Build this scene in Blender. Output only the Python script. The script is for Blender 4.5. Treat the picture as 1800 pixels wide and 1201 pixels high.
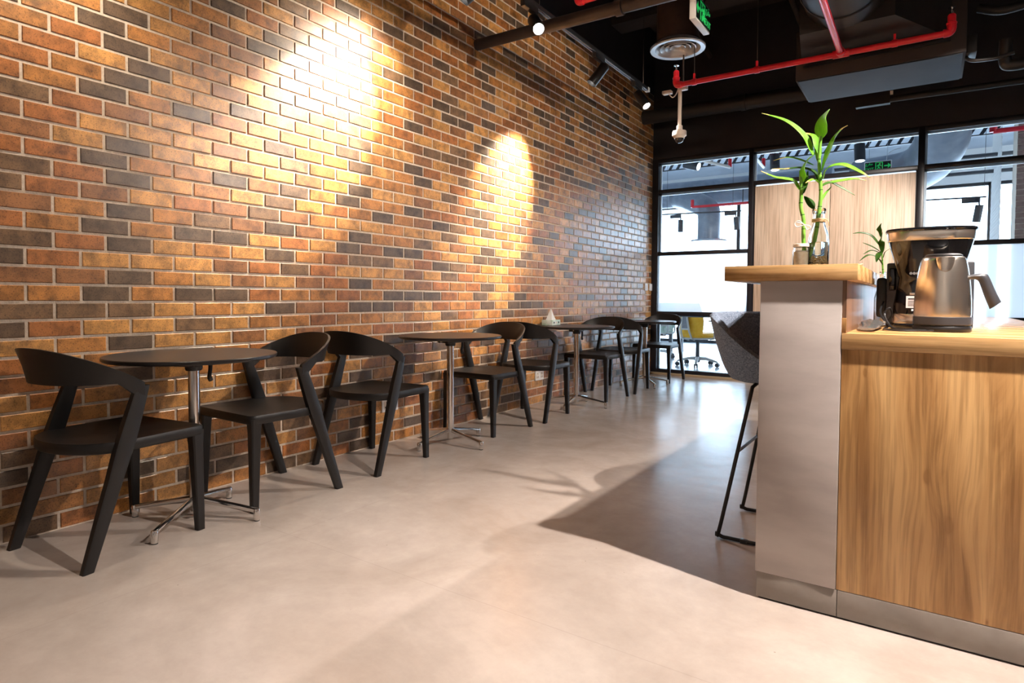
import bpy, bmesh, math, random
from mathutils import Vector, Matrix
from math import sin, cos, pi, radians as R
random.seed(7)
for o in list(bpy.data.objects): bpy.data.objects.remove(o)
scene = bpy.context.scene
COL = scene.collection
# ------------------------------------------------------------------ camera
FPX, PPY = 1081.38, 560.34
YAW, PITCH, ROLL = 0.59421, -0.0346, 0.005707
CAM = Vector((3.0634, 0.0, 1.00596))
_f = Vector((-sin(YAW), cos(YAW), 0)); _r = Vector((cos(YAW), sin(YAW), 0)); _u = Vector((0, 0, 1))
F_ = _f * cos(PITCH) + _u * sin(PITCH); U_ = _u * cos(PITCH) - _f * sin(PITCH)
R_ = _r * cos(ROLL) + U_ * sin(ROLL); U_ = U_ * cos(ROLL) - _r * sin(ROLL)
cam = bpy.data.cameras.new('camera'); camo = bpy.data.objects.new('camera', cam); COL.objects.link(camo)
cam.sensor_width = 36; cam.lens = FPX / 1800 * 36; cam.shift_y = -(600.5 - PPY) / 1800; cam.clip_start = 0.05
m = Matrix((R_, U_, -F_)).transposed().to_4x4(); m.translation = CAM; camo.matrix_world = m
scene.camera = camo
def on(px, py, ax, val):
    """point of the place seen at photo pixel px,py on the plane axis=val"""
    d = F_ + R_ * ((px - 900) / FPX) - U_ * ((py - PPY) / FPX)
    return CAM + d * ((val - CAM[ax]) / d[ax])
def project(p):
    d = Vector(p) - CAM; z = d.dot(F_)
    return (900 + FPX * d.dot(R_) / z, PPY - FPX * d.dot(U_) / z, z)
# ------------------------------------------------------------------ world, exposure
w = bpy.data.worlds.new('world'); scene.world = w; w.use_nodes = True
w.node_tree.nodes['Background'].inputs[0].default_value = (0.74, 0.87, 1.0, 1)
w.node_tree.nodes['Background'].inputs[1].default_value = 10.5
vs = scene.view_settings; vs.view_transform = 'Standard'; vs.look = 'None'; vs.exposure = 0.0; vs.gamma = 1.0; vs.use_curve_mapping = False
YB = 7.85            # glazed partition plane
WARM = (1.0, 0.85, 0.68); NEUT = (1.0, 0.885, 0.80)
def portal(loc, sx, sz, rot):
    l = bpy.data.lights.new('window_daylight', 'AREA'); l.shape = 'RECTANGLE'; l.size = sx; l.size_y = sz
    l.cycles.is_portal = True
    o = bpy.data.objects.new('window_daylight', l); COL.objects.link(o); o.location = loc; o.rotation_euler = rot
portal((1.5, 14.05, 1.55), 11.0, 3.0, (-pi / 2, 0, 0))
# ------------------------------------------------------------------ materials
def new_mat(name):
    mt = bpy.data.materials.new(name); mt.use_nodes = True
    return mt, mt.node_tree.nodes, mt.node_tree.links, mt.node_tree.nodes['Principled BSDF']
def c4(c): return (c[0], c[1], c[2], 1)
def mat(name, col, rough=.5, metal=0, col2=None, scale=20, bump=0, bscale=None, stretch=(1, 1, 1), spec=.5, coat=0, rvar=0, sss=0):
    mt, N, L, b = new_mat(name)
    b.inputs['Base Color'].default_value = c4(col); b.inputs['Roughness'].default_value = rough
    b.inputs['Metallic'].default_value = metal; b.inputs['Specular IOR Level'].default_value = spec
    b.inputs['Coat Weight'].default_value = coat; b.inputs['Coat Roughness'].default_value = .1
    tc = N.new('ShaderNodeTexCoord'); mp = N.new('ShaderNodeMapping'); mp.inputs['Scale'].default_value = stretch
    L.new(tc.outputs['Object'], mp.inputs['Vector'])
    if col2 or rvar:
        n = N.new('ShaderNodeTexNoise'); n.inputs['Scale'].default_value = scale; n.inputs['Detail'].default_value = 6
        L.new(mp.outputs[0], n.inputs['Vector'])
    if col2:
        r = N.new('ShaderNodeValToRGB'); r.color_ramp.elements[0].position = .35; r.color_ramp.elements[1].position = .68
        r.color_ramp.elements[0].color = c4(col); r.color_ramp.elements[1].color = c4(col2)
        L.new(n.outputs[0], r.inputs[0]); L.new(r.outputs[0], b.inputs['Base Color'])
    if rvar:
        mr = N.new('ShaderNodeMapRange'); mr.inputs[3].default_value = max(0, rough - rvar); mr.inputs[4].default_value = rough + rvar
        L.new(n.outputs[0], mr.inputs[0]); L.new(mr.outputs[0], b.inputs['Roughness'])
    if bump:
        n2 = N.new('ShaderNodeTexNoise'); n2.inputs['Scale'].default_value = bscale or scale * 4; n2.inputs['Detail'].default_value = 4
        bp = N.new('ShaderNodeBump'); bp.inputs['Strength'].default_value = bump; bp.inputs['Distance'].default_value = .002
        L.new(mp.outputs[0], n2.inputs['Vector']); L.new(n2.outputs[0], bp.inputs['Height']); L.new(bp.outputs[0], b.inputs['Normal'])
    return mt
def emit(name, col, s):
    mt, N, L, b = new_mat(name)
    b.inputs['Base Color'].default_value = c4(col); b.inputs['Emission Color'].default_value = c4(col); b.inputs['Emission Strength'].default_value = s
    return mt
def glass_thin(name, tint=(.93, .97, 1), refl=1.0):
    mt, N, L, b = new_mat(name); N.remove(b); out = N['Material Output']
    t = N.new('ShaderNodeBsdfTransparent'); t.inputs[0].default_value = c4(tint)
    g = N.new('ShaderNodeBsdfGlossy'); g.inputs['Roughness'].default_value = .01
    fr = N.new('ShaderNodeFresnel'); fr.inputs[0].default_value = 1.45
    mx = N.new('ShaderNodeMixShader'); L.new(fr.outputs[0], mx.inputs[0]); L.new(t.outputs[0], mx.inputs[1]); L.new(g.outputs[0], mx.inputs[2])
    L.new(mx.outputs[0], out.inputs[0]); return mt
def frosted(name):
    mt, N, L, b = new_mat(name); N.remove(b); out = N['Material Output']
    t = N.new('ShaderNodeBsdfTranslucent'); t.inputs[0].default_value = (.93, .96, 1, 1)
    d = N.new('ShaderNodeBsdfDiffuse'); d.inputs[0].default_value = (.75, .78, .8, 1)
    rf = N.new('ShaderNodeBsdfRefraction'); rf.inputs['Roughness'].default_value = .45; rf.inputs['IOR'].default_value = 1.02
    m1 = N.new('ShaderNodeMixShader'); m1.inputs[0].default_value = .12
    m2 = N.new('ShaderNodeMixShader'); m2.inputs[0].default_value = .55
    L.new(t.outputs[0], m1.inputs[1]); L.new(d.outputs[0], m1.inputs[2]); L.new(m1.outputs[0], m2.inputs[1]); L.new(rf.outputs[0], m2.inputs[2])
    L.new(m2.outputs[0], out.inputs[0]); return mt
def glass_solid(name, col=(.96, .99, .98), ior=1.45):
    mt, N, L, b = new_mat(name)
    b.inputs['Base Color'].default_value = c4(col); b.inputs['Roughness'].default_value = .0
    b.inputs['Transmission Weight'].default_value = 1; b.inputs['IOR'].default_value = ior
    return mt
def brick_mat(name, use_attr):
    mt, N, L, b = new_mat(name)
    geo = N.new('ShaderNodeNewGeometry')
    if use_attr: src = N.new('ShaderNodeAttribute'); src.attribute_name = 'Col'; csock = src.outputs['Color']
    else: src = N.new('ShaderNodeObjectInfo'); csock = src.outputs['Color']
    n1 = N.new('ShaderNodeTexNoise'); n1.inputs['Scale'].default_value = 12; n1.inputs['Detail'].default_value = 7; n1.inputs['Roughness'].default_value = .72
    n2 = N.new('ShaderNodeTexNoise'); n2.inputs['Scale'].default_value = 170; n2.inputs['Detail'].default_value = 3
    n3 = N.new('ShaderNodeTexNoise'); n3.inputs['Scale'].default_value = 420
    for n in (n1, n2, n3): L.new(geo.outputs['Position'], n.inputs['Vector'])
    r1 = N.new('ShaderNodeValToRGB'); e = r1.color_ramp.elements
    e[0].position = .34; e[0].color = (.38, .35, .32, 1); e[1].position = .58; e[1].color = (1.18, 1.08, .95, 1)
    L.new(n1.outputs[0], r1.inputs[0])
    mu = N.new('ShaderNodeMix'); mu.data_type = 'RGBA'; mu.blend_type = 'MULTIPLY'; mu.inputs[0].default_value = .95
    L.new(csock, mu.inputs[6]); L.new(r1.outputs[0], mu.inputs[7])
    r2 = N.new('ShaderNodeValToRGB'); e = r2.color_ramp.elements
    e[0].position = .33; e[0].color = (.35, .3, .28, 1); e[1].position = .45; e[1].color = (1, 1, 1, 1)
    L.new(n2.outputs[0], r2.inputs[0])
    mu2 = N.new('ShaderNodeMix'); mu2.data_type = 'RGBA'; mu2.blend_type = 'MULTIPLY'; mu2.inputs[0].default_value = .8
    L.new(mu.outputs[2], mu2.inputs[6]); L.new(r2.outputs[0], mu2.inputs[7]); L.new(mu2.outputs[2], b.inputs['Base Color'])
    b.inputs['Roughness'].default_value = .33; b.inputs['Specular IOR Level'].default_value = .75
    bp = N.new('ShaderNodeBump'); bp.inputs['Strength'].default_value = .35; bp.inputs['Distance'].default_value = .001
    L.new(n3.outputs[0], bp.inputs['Height']); L.new(bp.outputs[0], b.inputs['Normal'])
    return mt
def wood(name, grain, dark, mid, light, rough=.42, sc=1.0, coat=0, knots=()):
    """oak: grain is the axis index the fibres run along"""
    mt, N, L, b = new_mat(name)
    tc = N.new('ShaderNodeTexCoord'); mp = N.new('ShaderNodeMapping')
    s = [6.5 * sc] * 3; s[grain] = .8 * sc; mp.inputs['Scale'].default_value = s
    vec = tc.outputs['Object']; core = None
    def mth(op, a, b=None):
        q = N.new('ShaderNodeMath'); q.operation = op
        for i, v in enumerate((a, b)):
            if v is None: continue
            if isinstance(v, (int, float)): q.inputs[i].default_value = v
            else: L.new(v, q.inputs[i])
        return q.outputs[0]
    if knots:   # fibres bend round each knot
        sp_ = N.new('ShaderNodeSeparateXYZ'); L.new(vec, sp_.inputs[0]); xx = sp_.outputs[0]
        for kx, kz, ks in knots:
            dx = mth('SUBTRACT', sp_.outputs[0], kx); dz = mth('SUBTRACT', sp_.outputs[2], kz)
            d2 = mth('ADD', mth('POWER', mth('DIVIDE', dx, ks), 2.0), mth('POWER', mth('DIVIDE', dz, ks * 2.6), 2.0))
            g = mth('POWER', 2.718, mth('MULTIPLY', d2, -.5))
            xx = mth('ADD', xx, mth('MULTIPLY', mth('MULTIPLY', dx, g), .75))
            c_ = mth('POWER', 2.718, mth('MULTIPLY', d2, -26.0)); core = c_ if core is None else mth('ADD', core, c_)
        cb = N.new('ShaderNodeCombineXYZ'); L.new(xx, cb.inputs[0]); L.new(sp_.outputs[1], cb.inputs[1]); L.new(sp_.outputs[2], cb.inputs[2]); vec = cb.outputs[0]
    L.new(vec, mp.inputs['Vector'])
    n1 = N.new('ShaderNodeTexNoise'); n1.inputs['Scale'].default_value = 1.3; n1.inputs['Detail'].default_value = 7; n1.inputs['Roughness'].default_value = .62; n1.inputs['Distortion'].default_value = 2.2
    L.new(mp.outputs[0], n1.inputs['Vector'])
    mp2 = N.new('ShaderNodeMapping'); s = [120 * sc] * 3; s[grain] = 4 * sc; mp2.inputs['Scale'].default_value = s
    L.new(vec, mp2.inputs['Vector'])
    n2 = N.new('ShaderNodeTexNoise'); n2.inputs['Scale'].default_value = 1.0; n2.inputs['Detail'].default_value = 3
    L.new(mp2.outputs[0], n2.inputs['Vector'])
    r = N.new('ShaderNodeValToRGB'); cr = r.color_ramp; cr.elements[0].position = .3; cr.elements[0].color = c4(dark); cr.elements[1].position = .7; cr.elements[1].color = c4(light)
    e = cr.elements.new(.46); e.color = c4(mid)
    wv = N.new('ShaderNodeTexWave'); wv.wave_type = 'BANDS'; wv.bands_direction = 'DIAGONAL'; wv.inputs['Scale'].default_value = .55; wv.inputs['Distortion'].default_value = 7.5
    wv.inputs['Detail'].default_value = 4; wv.inputs['Detail Scale'].default_value = .8; wv.inputs['Detail Roughness'].default_value = .6
    L.new(mp.outputs[0], wv.inputs['Vector'])
    av = N.new('ShaderNodeMix'); av.data_type = 'FLOAT'; av.inputs[0].default_value = .3
    L.new(n1.outputs[0], av.inputs[2]); L.new(wv.outputs['Fac'], av.inputs[3]); L.new(mth('SUBTRACT', av.outputs[0], mth('MULTIPLY', core, .35)) if core is not None else av.outputs[0], r.inputs[0])
    r2 = N.new('ShaderNodeValToRGB'); cr = r2.color_ramp; cr.elements[0].position = .34; cr.elements[0].color = (.62, .58, .52, 1); cr.elements[1].position = .56; cr.elements[1].color = (1.05, 1.05, 1.05, 1)
    L.new(n2.outputs[0], r2.inputs[0])
    mu = N.new('ShaderNodeMix'); mu.data_type = 'RGBA'; mu.blend_type = 'MULTIPLY'; mu.inputs[0].default_value = .7
    L.new(r.outputs[0], mu.inputs[6]); L.new(r2.outputs[0], mu.inputs[7]); L.new(mu.outputs[2], b.inputs['Base Color'])
    b.inputs['Roughness'].default_value = rough; b.inputs['Coat Weight'].default_value = coat
    bp = N.new('ShaderNodeBump'); bp.inputs['Strength'].default_value = .12; bp.inputs['Distance'].default_value = .001
    L.new(n2.outputs[0], bp.inputs['Height']); L.new(bp.outputs[0], b.inputs['Normal'])
    return mt
def floor_mat():
    mt, N, L, b = new_mat('polished_concrete_floor')
    geo = N.new('ShaderNodeNewGeometry')
    n1 = N.new('ShaderNodeTexNoise'); n1.inputs['Scale'].default_value = 1.6; n1.inputs['Detail'].default_value = 8; n1.inputs['Roughness'].default_value = .62; n1.inputs['Distortion'].default_value = .6
    n2 = N.new('ShaderNodeTexNoise'); n2.inputs['Scale'].default_value = 7; n2.inputs['Detail'].default_value = 9; n2.inputs['Roughness'].default_value = .7
    v = N.new('ShaderNodeTexVoronoi'); v.inputs['Scale'].default_value = 9; v.inputs['Randomness'].default_value = 1
    for n in (n1, n2, v): L.new(geo.outputs['Position'], n.inputs['Vector'])
    r = N.new('ShaderNodeValToRGB'); e = r.color_ramp.elements
    e[0].position = .32; e[0].color = (.415, .350, .305, 1); e[1].position = .68; e[1].color = (.535, .468, .418, 1)
    L.new(n1.outputs[0], r.inputs[0])
    r3 = N.new('ShaderNodeValToRGB'); e = r3.color_ramp.elements
    e[0].position = .018; e[0].color = (.35, .32, .3, 1); e[1].position = .03; e[1].color = (1, 1, 1, 1)
    L.new(v.outputs['Distance'], r3.inputs[0])
    mu = N.new('ShaderNodeMix'); mu.data_type = 'RGBA'; mu.blend_type = 'MULTIPLY'; mu.inputs[0].default_value = .6
    L.new(r.outputs[0], mu.inputs[6]); L.new(r3.outputs[0], mu.inputs[7])
    r4 = N.new('ShaderNodeValToRGB'); e = r4.color_ramp.elements
    e[0].position = .3; e[0].color = (.86, .85, .84, 1); e[1].position = .7; e[1].color = (1.06, 1.06, 1.06, 1); L.new(n2.outputs[0], r4.inputs[0])
    mu0 = mu; mu = N.new('ShaderNodeMix'); mu.data_type = 'RGBA'; mu.blend_type = 'MULTIPLY'; mu.inputs[0].default_value = .8
    L.new(mu0.outputs[2], mu.inputs[6]); L.new(r4.outputs[0], mu.inputs[7])
    # hairline saw cuts of the slab
    sep = N.new('ShaderNodeSeparateXYZ'); L.new(geo.outputs['Position'], sep.inputs[0])
    def line(sock, at, period):
        a = N.new('ShaderNodeMath'); a.operation = 'SUBTRACT'; L.new(sock, a.inputs[0]); a.inputs[1].default_value = at
        q = N.new('ShaderNodeMath'); q.operation = 'PINGPONG'; L.new(a.outputs[0], q.inputs[0]); q.inputs[1].default_value = period / 2
        c = N.new('ShaderNodeMath'); c.operation = 'LESS_THAN'; L.new(q.outputs[0], c.inputs[0]); c.inputs[1].default_value = .0016
        return c.outputs[0]
    mx = N.new('ShaderNodeMath'); mx.operation = 'MAXIMUM'
    L.new(line(sep.outputs[1], 1.6, 3.0), mx.inputs[0]); L.new(line(sep.outputs[0], .85, 3.0), mx.inputs[1])
    fa = N.new('ShaderNodeMath'); fa.operation = 'MULTIPLY'; L.new(mx.outputs[0], fa.inputs[0]); fa.inputs[1].default_value = .16
    mu2 = N.new('ShaderNodeMix'); mu2.data_type = 'RGBA'; L.new(fa.outputs[0], mu2.inputs[0]); L.new(mu.outputs[2], mu2.inputs[6]); mu2.inputs[7].default_value = (.15, .12, .1, 1)
    L.new(mu2.outputs[2], b.inputs['Base Color'])
    mr = N.new('ShaderNodeMapRange'); mr.inputs[3].default_value = .13; mr.inputs[4].default_value = .33
    L.new(n1.outputs[0], mr.inputs[0]); L.new(mr.outputs[0], b.inputs['Roughness'])
    b.inputs['Specular IOR Level'].default_value = .5
    mpw = N.new('ShaderNodeMapping'); mpw.inputs['Scale'].default_value = (1.2, 5, 1); L.new(geo.outputs['Position'], mpw.inputs['Vector'])
    n4 = N.new('ShaderNodeTexNoise'); n4.inputs['Scale'].default_value = 2.2; n4.inputs['Detail'].default_value = 3; L.new(mpw.outputs[0], n4.inputs['Vector'])
    bp = N.new('ShaderNodeBump'); bp.inputs['Strength'].default_value = .10; bp.inputs['Distance'].default_value = .012
    L.new(n4.outputs[0], bp.inputs['Height']); L.new(bp.outputs[0], b.inputs['Normal'])
    return mt
M = {}
M['floor'] = floor_mat()
M['brick_o'] = brick_mat('glazed_brick', False); M['brick_s'] = brick_mat('glazed_brick_rest', True)
M['mortar'] = mat('sandy_mortar', (.60, .49, .38), .9, col2=(.74, .63, .51), scale=60, bump=.9, bscale=160)
M['ceil'] = mat('black_ceiling_paint', (.042, .035, .033), .75, col2=(.052, .043, .040), scale=3, spec=.2)
M['blackwall'] = mat('black_wall_paint', (.016, .014, .017), .6, col2=(.022, .019, .022), scale=5)
M['frame'] = mat('black_aluminium', (.012, .012, .016), .35, 0, spec=.5, rvar=.05)
M['grey'] = mat('far_room_grey', (.42, .46, .52), .7, col2=(.5, .54, .6), scale=2)
M['white'] = mat('white_paint', (.8, .79, .77), .6)
M['warmwall'] = mat('room_wall_paint', (.72, .67, .61), .7)
M['plastic'] = mat('black_chair_plastic', (.010, .0085, .008), .42, bump=.25, bscale=900, spec=.38)
M['laminate'] = mat('black_laminate', (.012, .010, .010), .33, bump=.06, bscale=1500, spec=.5)
M['blackmetal'] = mat('black_metal', (.012, .012, .013), .4, spec=.5)
M['chrome'] = mat('polished_aluminium', (.72, .69, .66), .16, 1, rvar=.05, scale=30)
M['steel'] = mat('brushed_steel', (.80, .74, .66), .27, 1, scale=8)
M['concrete'] = mat('concrete_laminate', (.38, .335, .315), .55, col2=(.50, .45, .425), scale=5, stretch=(.6, .6, 1.8), bump=.1, bscale=60)
M['kick'] = mat('stone_kickboard', (.25, .215, .19), .45, col2=(.33, .29, .255), scale=9)
M['oak_v'] = wood('oak_vertical', 2, (.35, .175, .058), (.52, .29, .11), (.64, .39, .165), .4, knots=((3.071, .487, .034), (3.129, .357, .034), (2.909, .783, .022), (3.222, .10, .022)))
M['oak_x'] = wood('oak_horizontal', 0, (.36, .185, .065), (.54, .31, .125), (.65, .41, .185), .22)
M['oak_y'] = wood('oak_lengthwise', 1, (.36, .19, .07), (.55, .32, .13), (.66, .42, .19), .3)
M['walnut'] = wood('inner_bar_wood', 2, (.16, .085, .05), (.24, .13, .075), (.31, .18, .11), .28)
M['palewood'] = wood('pale_wood_panel', 2, (.60, .45, .33), (.66, .51, .385), (.70, .56, .43), .5, .6)
M['tan'] = mat('tan_sill', (.45, .33, .2), .5)
M['glass'] = glass_thin('window_glass'); M['frost'] = frosted('frosted_film'); M['bottle'] = glass_solid('clear_bottle_glass')
M['water'] = glass_solid('water', (.97, .99, .95), 1.33)
M['leaf'] = mat('leaf_green', (.13, .36, .02), .5, col2=(.24, .52, .05), scale=30, stretch=(3, 3, .6), spec=.3)
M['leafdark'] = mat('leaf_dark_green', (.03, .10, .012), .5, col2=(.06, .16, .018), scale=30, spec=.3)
M['leaftip'] = mat('leaf_dry_tip', (.62, .36, .12), .6, col2=(.4, .5, .1), scale=60)
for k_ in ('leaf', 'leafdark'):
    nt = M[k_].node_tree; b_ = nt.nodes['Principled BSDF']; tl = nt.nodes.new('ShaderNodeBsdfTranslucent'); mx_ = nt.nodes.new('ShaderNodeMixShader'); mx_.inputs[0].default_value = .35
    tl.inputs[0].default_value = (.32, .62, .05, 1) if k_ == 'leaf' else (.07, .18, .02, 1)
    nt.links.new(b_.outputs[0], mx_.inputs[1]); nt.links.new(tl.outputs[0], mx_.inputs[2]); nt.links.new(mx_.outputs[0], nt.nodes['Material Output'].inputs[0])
M['stem'] = mat('bamboo_stem', (.12, .32, .03), .3, col2=(.22, .46, .07), scale=18)
M['pebble'] = mat('yellow_gravel', (.55, .36, .12), .5, col2=(.75, .6, .32), scale=90)
M['wax'] = mat('cream_pebbles', (.78, .68, .55), .5, col2=(.88, .82, .72), scale=90)
M['twine'] = mat('jute_twine', (.55, .38, .2), .8); M['ribbon'] = mat('white_ribbon', (.82, .78, .74), .6)
M['red'] = mat('red_pipe_paint', (.86, .025, .045), .3, spec=.5, col2=(.78, .02, .035), scale=12)
M['brownpipe'] = mat('brown_black_pipe', (.040, .027, .022), .5, col2=(.055, .038, .03), scale=14)
M['duct'] = mat('black_duct', (.016, .0135, .012), .5, col2=(.022, .018, .016), scale=10)
M['fcu'] = mat('charcoal_sheet_metal', (.022, .024, .028), .7, col2=(.028, .030, .034), scale=4, spec=.2)
M['galv'] = mat('insulated_duct_grey', (.22, .25, .30), .4, .3, col2=(.32, .35, .40), scale=5, bump=.8, bscale=9)
M['alu'] = mat('satin_aluminium', (.62, .64, .66), .35, .35, rvar=.04)
M['silver'] = mat('silver_metal', (.75, .75, .76), .25, 1, rvar=.04)
M['ivory'] = mat('ivory_plastic', (.78, .70, .62), .4); M['whiteplastic'] = mat('white_plastic', (.85, .84, .83), .35)
M['dome'] = mat('smoked_dome', (.02, .02, .025), .05, spec=.8)
M['green'] = emit('exit_green', (.02, .62, .14), .3); M['signblack'] = mat('sign_black', (.008, .012, .01), .3)
M['lens'] = emit('lamp_lens', (1, .93, .85), 60); M['lens2'] = emit('lamp_lens_dim', (1, .95, .9), 14)
M['fabric'] = mat('grey_woven_fabric', (.10, .135, .195), .9, col2=(.25, .305, .40), scale=160, bump=.7, bscale=420)
M['yellow'] = mat('yellow_mesh_fabric', (.86, .43, .012), .6, col2=(.90, .50, .03), scale=30)
M['lightgrey'] = mat('light_grey_plastic', (.55, .54, .52), .4); M['midgrey'] = mat('mid_grey_mesh', (.2, .2, .22), .6)
M['darkgrey'] = mat('dark_grey_plastic', (.04, .042, .05), .4); M['tissue'] = mat('tissue_paper', (.85, .84, .82), .7)
M['mint'] = mat('pale_green_print', (.45, .62, .5), .5, col2=(.8, .85, .82), scale=25); M['farfloor'] = mat('pale_far_floor', (.62, .64, .67), .18)
M['paper'] = mat('label_paper', (.78, .66, .62), .6); M['ink'] = mat('ink', (.03, .03, .035), .6); M['smoke'] = mat('smoked_black_gloss', (.006, .006, .007), .06, spec=.6)
M['foil'] = mat('foil_pouch', (.62, .6, .58), .22, .9, bump=1, bscale=30)
M['farbrick'] = mat('far_brick_clay', (.19, .11, .09), .6, col2=(.28, .18, .15), scale=25)
# ------------------------------------------------------------------ mesh helpers
def link(o, parent=None):
    COL.objects.link(o)
    if parent is not None: o.parent = parent
    return o
class MB:
    def __init__(s): s.v = []; s.f = []
    def add(s, vs, fs):
        n = len(s.v); s.v += [tuple(p) for p in vs]; s.f += [tuple(i + n for i in q) for q in fs]; return s
    def box(s, x0, x1, y0, y1, z0, z1):
        return s.add([(x0, y0, z0), (x1, y0, z0), (x1, y1, z0), (x0, y1, z0), (x0, y0, z1), (x1, y0, z1), (x1, y1, z1), (x0, y1, z1)],
                     [(3, 2, 1, 0), (4, 5, 6, 7), (0, 1, 5, 4), (1, 2, 6, 5), (2, 3, 7, 6), (3, 0, 4, 7)])
    def loft(s, rings, cap=True, closed=False):
        n = len(rings[0]); vs = [p for r in rings for p in r]; fs = []
        m_ = len(rings)
        for i in range(m_ if closed else m_ - 1):
            a = i * n; b = ((i + 1) % m_) * n
            for j in range(n):
                k = (j + 1) % n; fs.append((a + j, a + k, b + k, b + j))
        if cap and not closed: fs.append(tuple(range(n - 1, -1, -1))); fs.append(tuple((m_ - 1) * n + j for j in range(n)))
        return s.add(vs, fs)
    def tube(s, path, r, n=12, cap=True, closed=False):
        P = [Vector(p) for p in path]; rs = r if isinstance(r, (list, tuple)) else [r] * len(P)
        rings = []; up = None
        for i, p in enumerate(P):
            if closed: t = P[(i + 1) % len(P)] - P[i - 1]
            else: t = P[min(i + 1, len(P) - 1)] - P[max(i - 1, 0)]
            t.normalize()
            if up is None:
                up = Vector((0, 0, 1)) if abs(t.z) < .9 else Vector((1, 0, 0))
            a = t.cross(up); a.normalize(); up = a.cross(t); up.normalize()
            rings.append([p + (a * cos(2 * pi * j / n) + up * sin(2 * pi * j / n)) * rs[i] for j in range(n)])
        return s.loft(rings, cap, closed)
    def lathe(s, prof, c=(0, 0, 0), n=32, axis='z', cap=True):
        rings = []
        for r_, h in prof:
            ring = []
            for j in range(n):
                a = 2 * pi * j / n; x, y = r_ * cos(a), r_ * sin(a)
                q = (x, y, h) if axis == 'z' else ((h, x, y) if axis == 'x' else (y, h, x))
                ring.append((q[0] + c[0], q[1] + c[1], q[2] + c[2]))
            rings.append(ring)
        return s.loft(rings, cap)
    def build(s, name, mt, parent=None, smooth=True, bevel=0, seg=2, ang=40):
        me = bpy.data.meshes.new(name); me.from_pydata(s.v, [], s.f); me.validate()
        bm = bmesh.new(); bm.from_mesh(me)
        bmesh.ops.recalc_face_normals(bm, faces=bm.faces)
        if bevel:
            ed = [e for e in bm.edges if len(e.link_faces) == 2 and e.calc_face_angle(0) > R(35)]
            bmesh.ops.bevel(bm, geom=ed, offset=bevel, segments=seg, affect='EDGES', profile=.5, clamp_overlap=True)
        bm.to_mesh(me); bm.free()
        if smooth:
            me.shade_smooth(); me.set_sharp_from_angle(angle=R(ang))
        me.materials.append(M[mt] if isinstance(mt, str) else mt)
        return link(bpy.data.objects.new(name, me), parent)
def tag(o, label=None, cat=None, group=None, kind=None):
    if label: o['label'] = label
    if cat: o['category'] = cat
    if group: o['group'] = group
    if kind: o['kind'] = kind
    return o
def empty(name, loc=(0, 0, 0), rz=0, label=None, cat=None, group=None, kind=None):
    o = bpy.data.objects.new(name, None); o.empty_display_size = .05; COL.objects.link(o); o.location = loc; o.rotation_euler = (0, 0, rz)
    return tag(o, label, cat, group, kind)
def copy_tree(o, parent=None):
    c = o.copy(); COL.objects.link(c)
    if parent is not None: c.parent = parent
    for ch in list(o.children): copy_tree(ch, c)
    return c
def bez(pts, n=16):
    """smooth curve through points (Catmull-Rom)"""
    P = [Vector(p) for p in pts]; P = [P[0] * 2 - P[1]] + P + [P[-1] * 2 - P[-2]]; out = []
    for i in range(1, len(P) - 2):
        for k in range(n):
            t = k / n; a, b, c, d = P[i - 1], P[i], P[i + 1], P[i + 2]
            out.append(.5 * ((2 * b) + (c - a) * t + (2 * a - 5 * b + 4 * c - d) * t * t + (3 * b - a - 3 * c + d) * t ** 3))
    out.append(P[-2]); return out
def text_mesh(txt, size, name, mt, parent, mw, ext=.001):
    cu = bpy.data.curves.new(name, 'FONT'); cu.body = txt; cu.size = size; cu.extrude = ext; cu.align_x = 'CENTER'; cu.align_y = 'CENTER'
    t = bpy.data.objects.new(name, cu); COL.objects.link(t)
    dg = bpy.context.evaluated_depsgraph_get(); me = bpy.data.meshes.new_from_object(t.evaluated_get(dg))
    bpy.data.objects.remove(t); me.materials.clear(); me.materials.append(M[mt])
    o = bpy.data.objects.new(name, me); link(o, parent); o.matrix_local = mw
    return o

# ================================================================== SETTING
ZC = 4.5; XR = 7.5; YF = -4.0
tag(MB().box(-.25, XR, YF, YB + .06, -.2, 0).build('floor', 'floor', smooth=False), kind='structure')
tag(MB().box(-.25, XR, YF, YB + .1, ZC, ZC + .2).build('ceiling', 'ceil', smooth=False), kind='structure')
tag(MB().box(XR, XR + .2, YF, YB + .1, 0, ZC).build('wall_right', 'warmwall', smooth=False), kind='structure')
tag(MB().box(-.25, XR, YF - .2, YF, 0, ZC).build('wall_front', 'warmwall', smooth=False), kind='structure')
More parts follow.
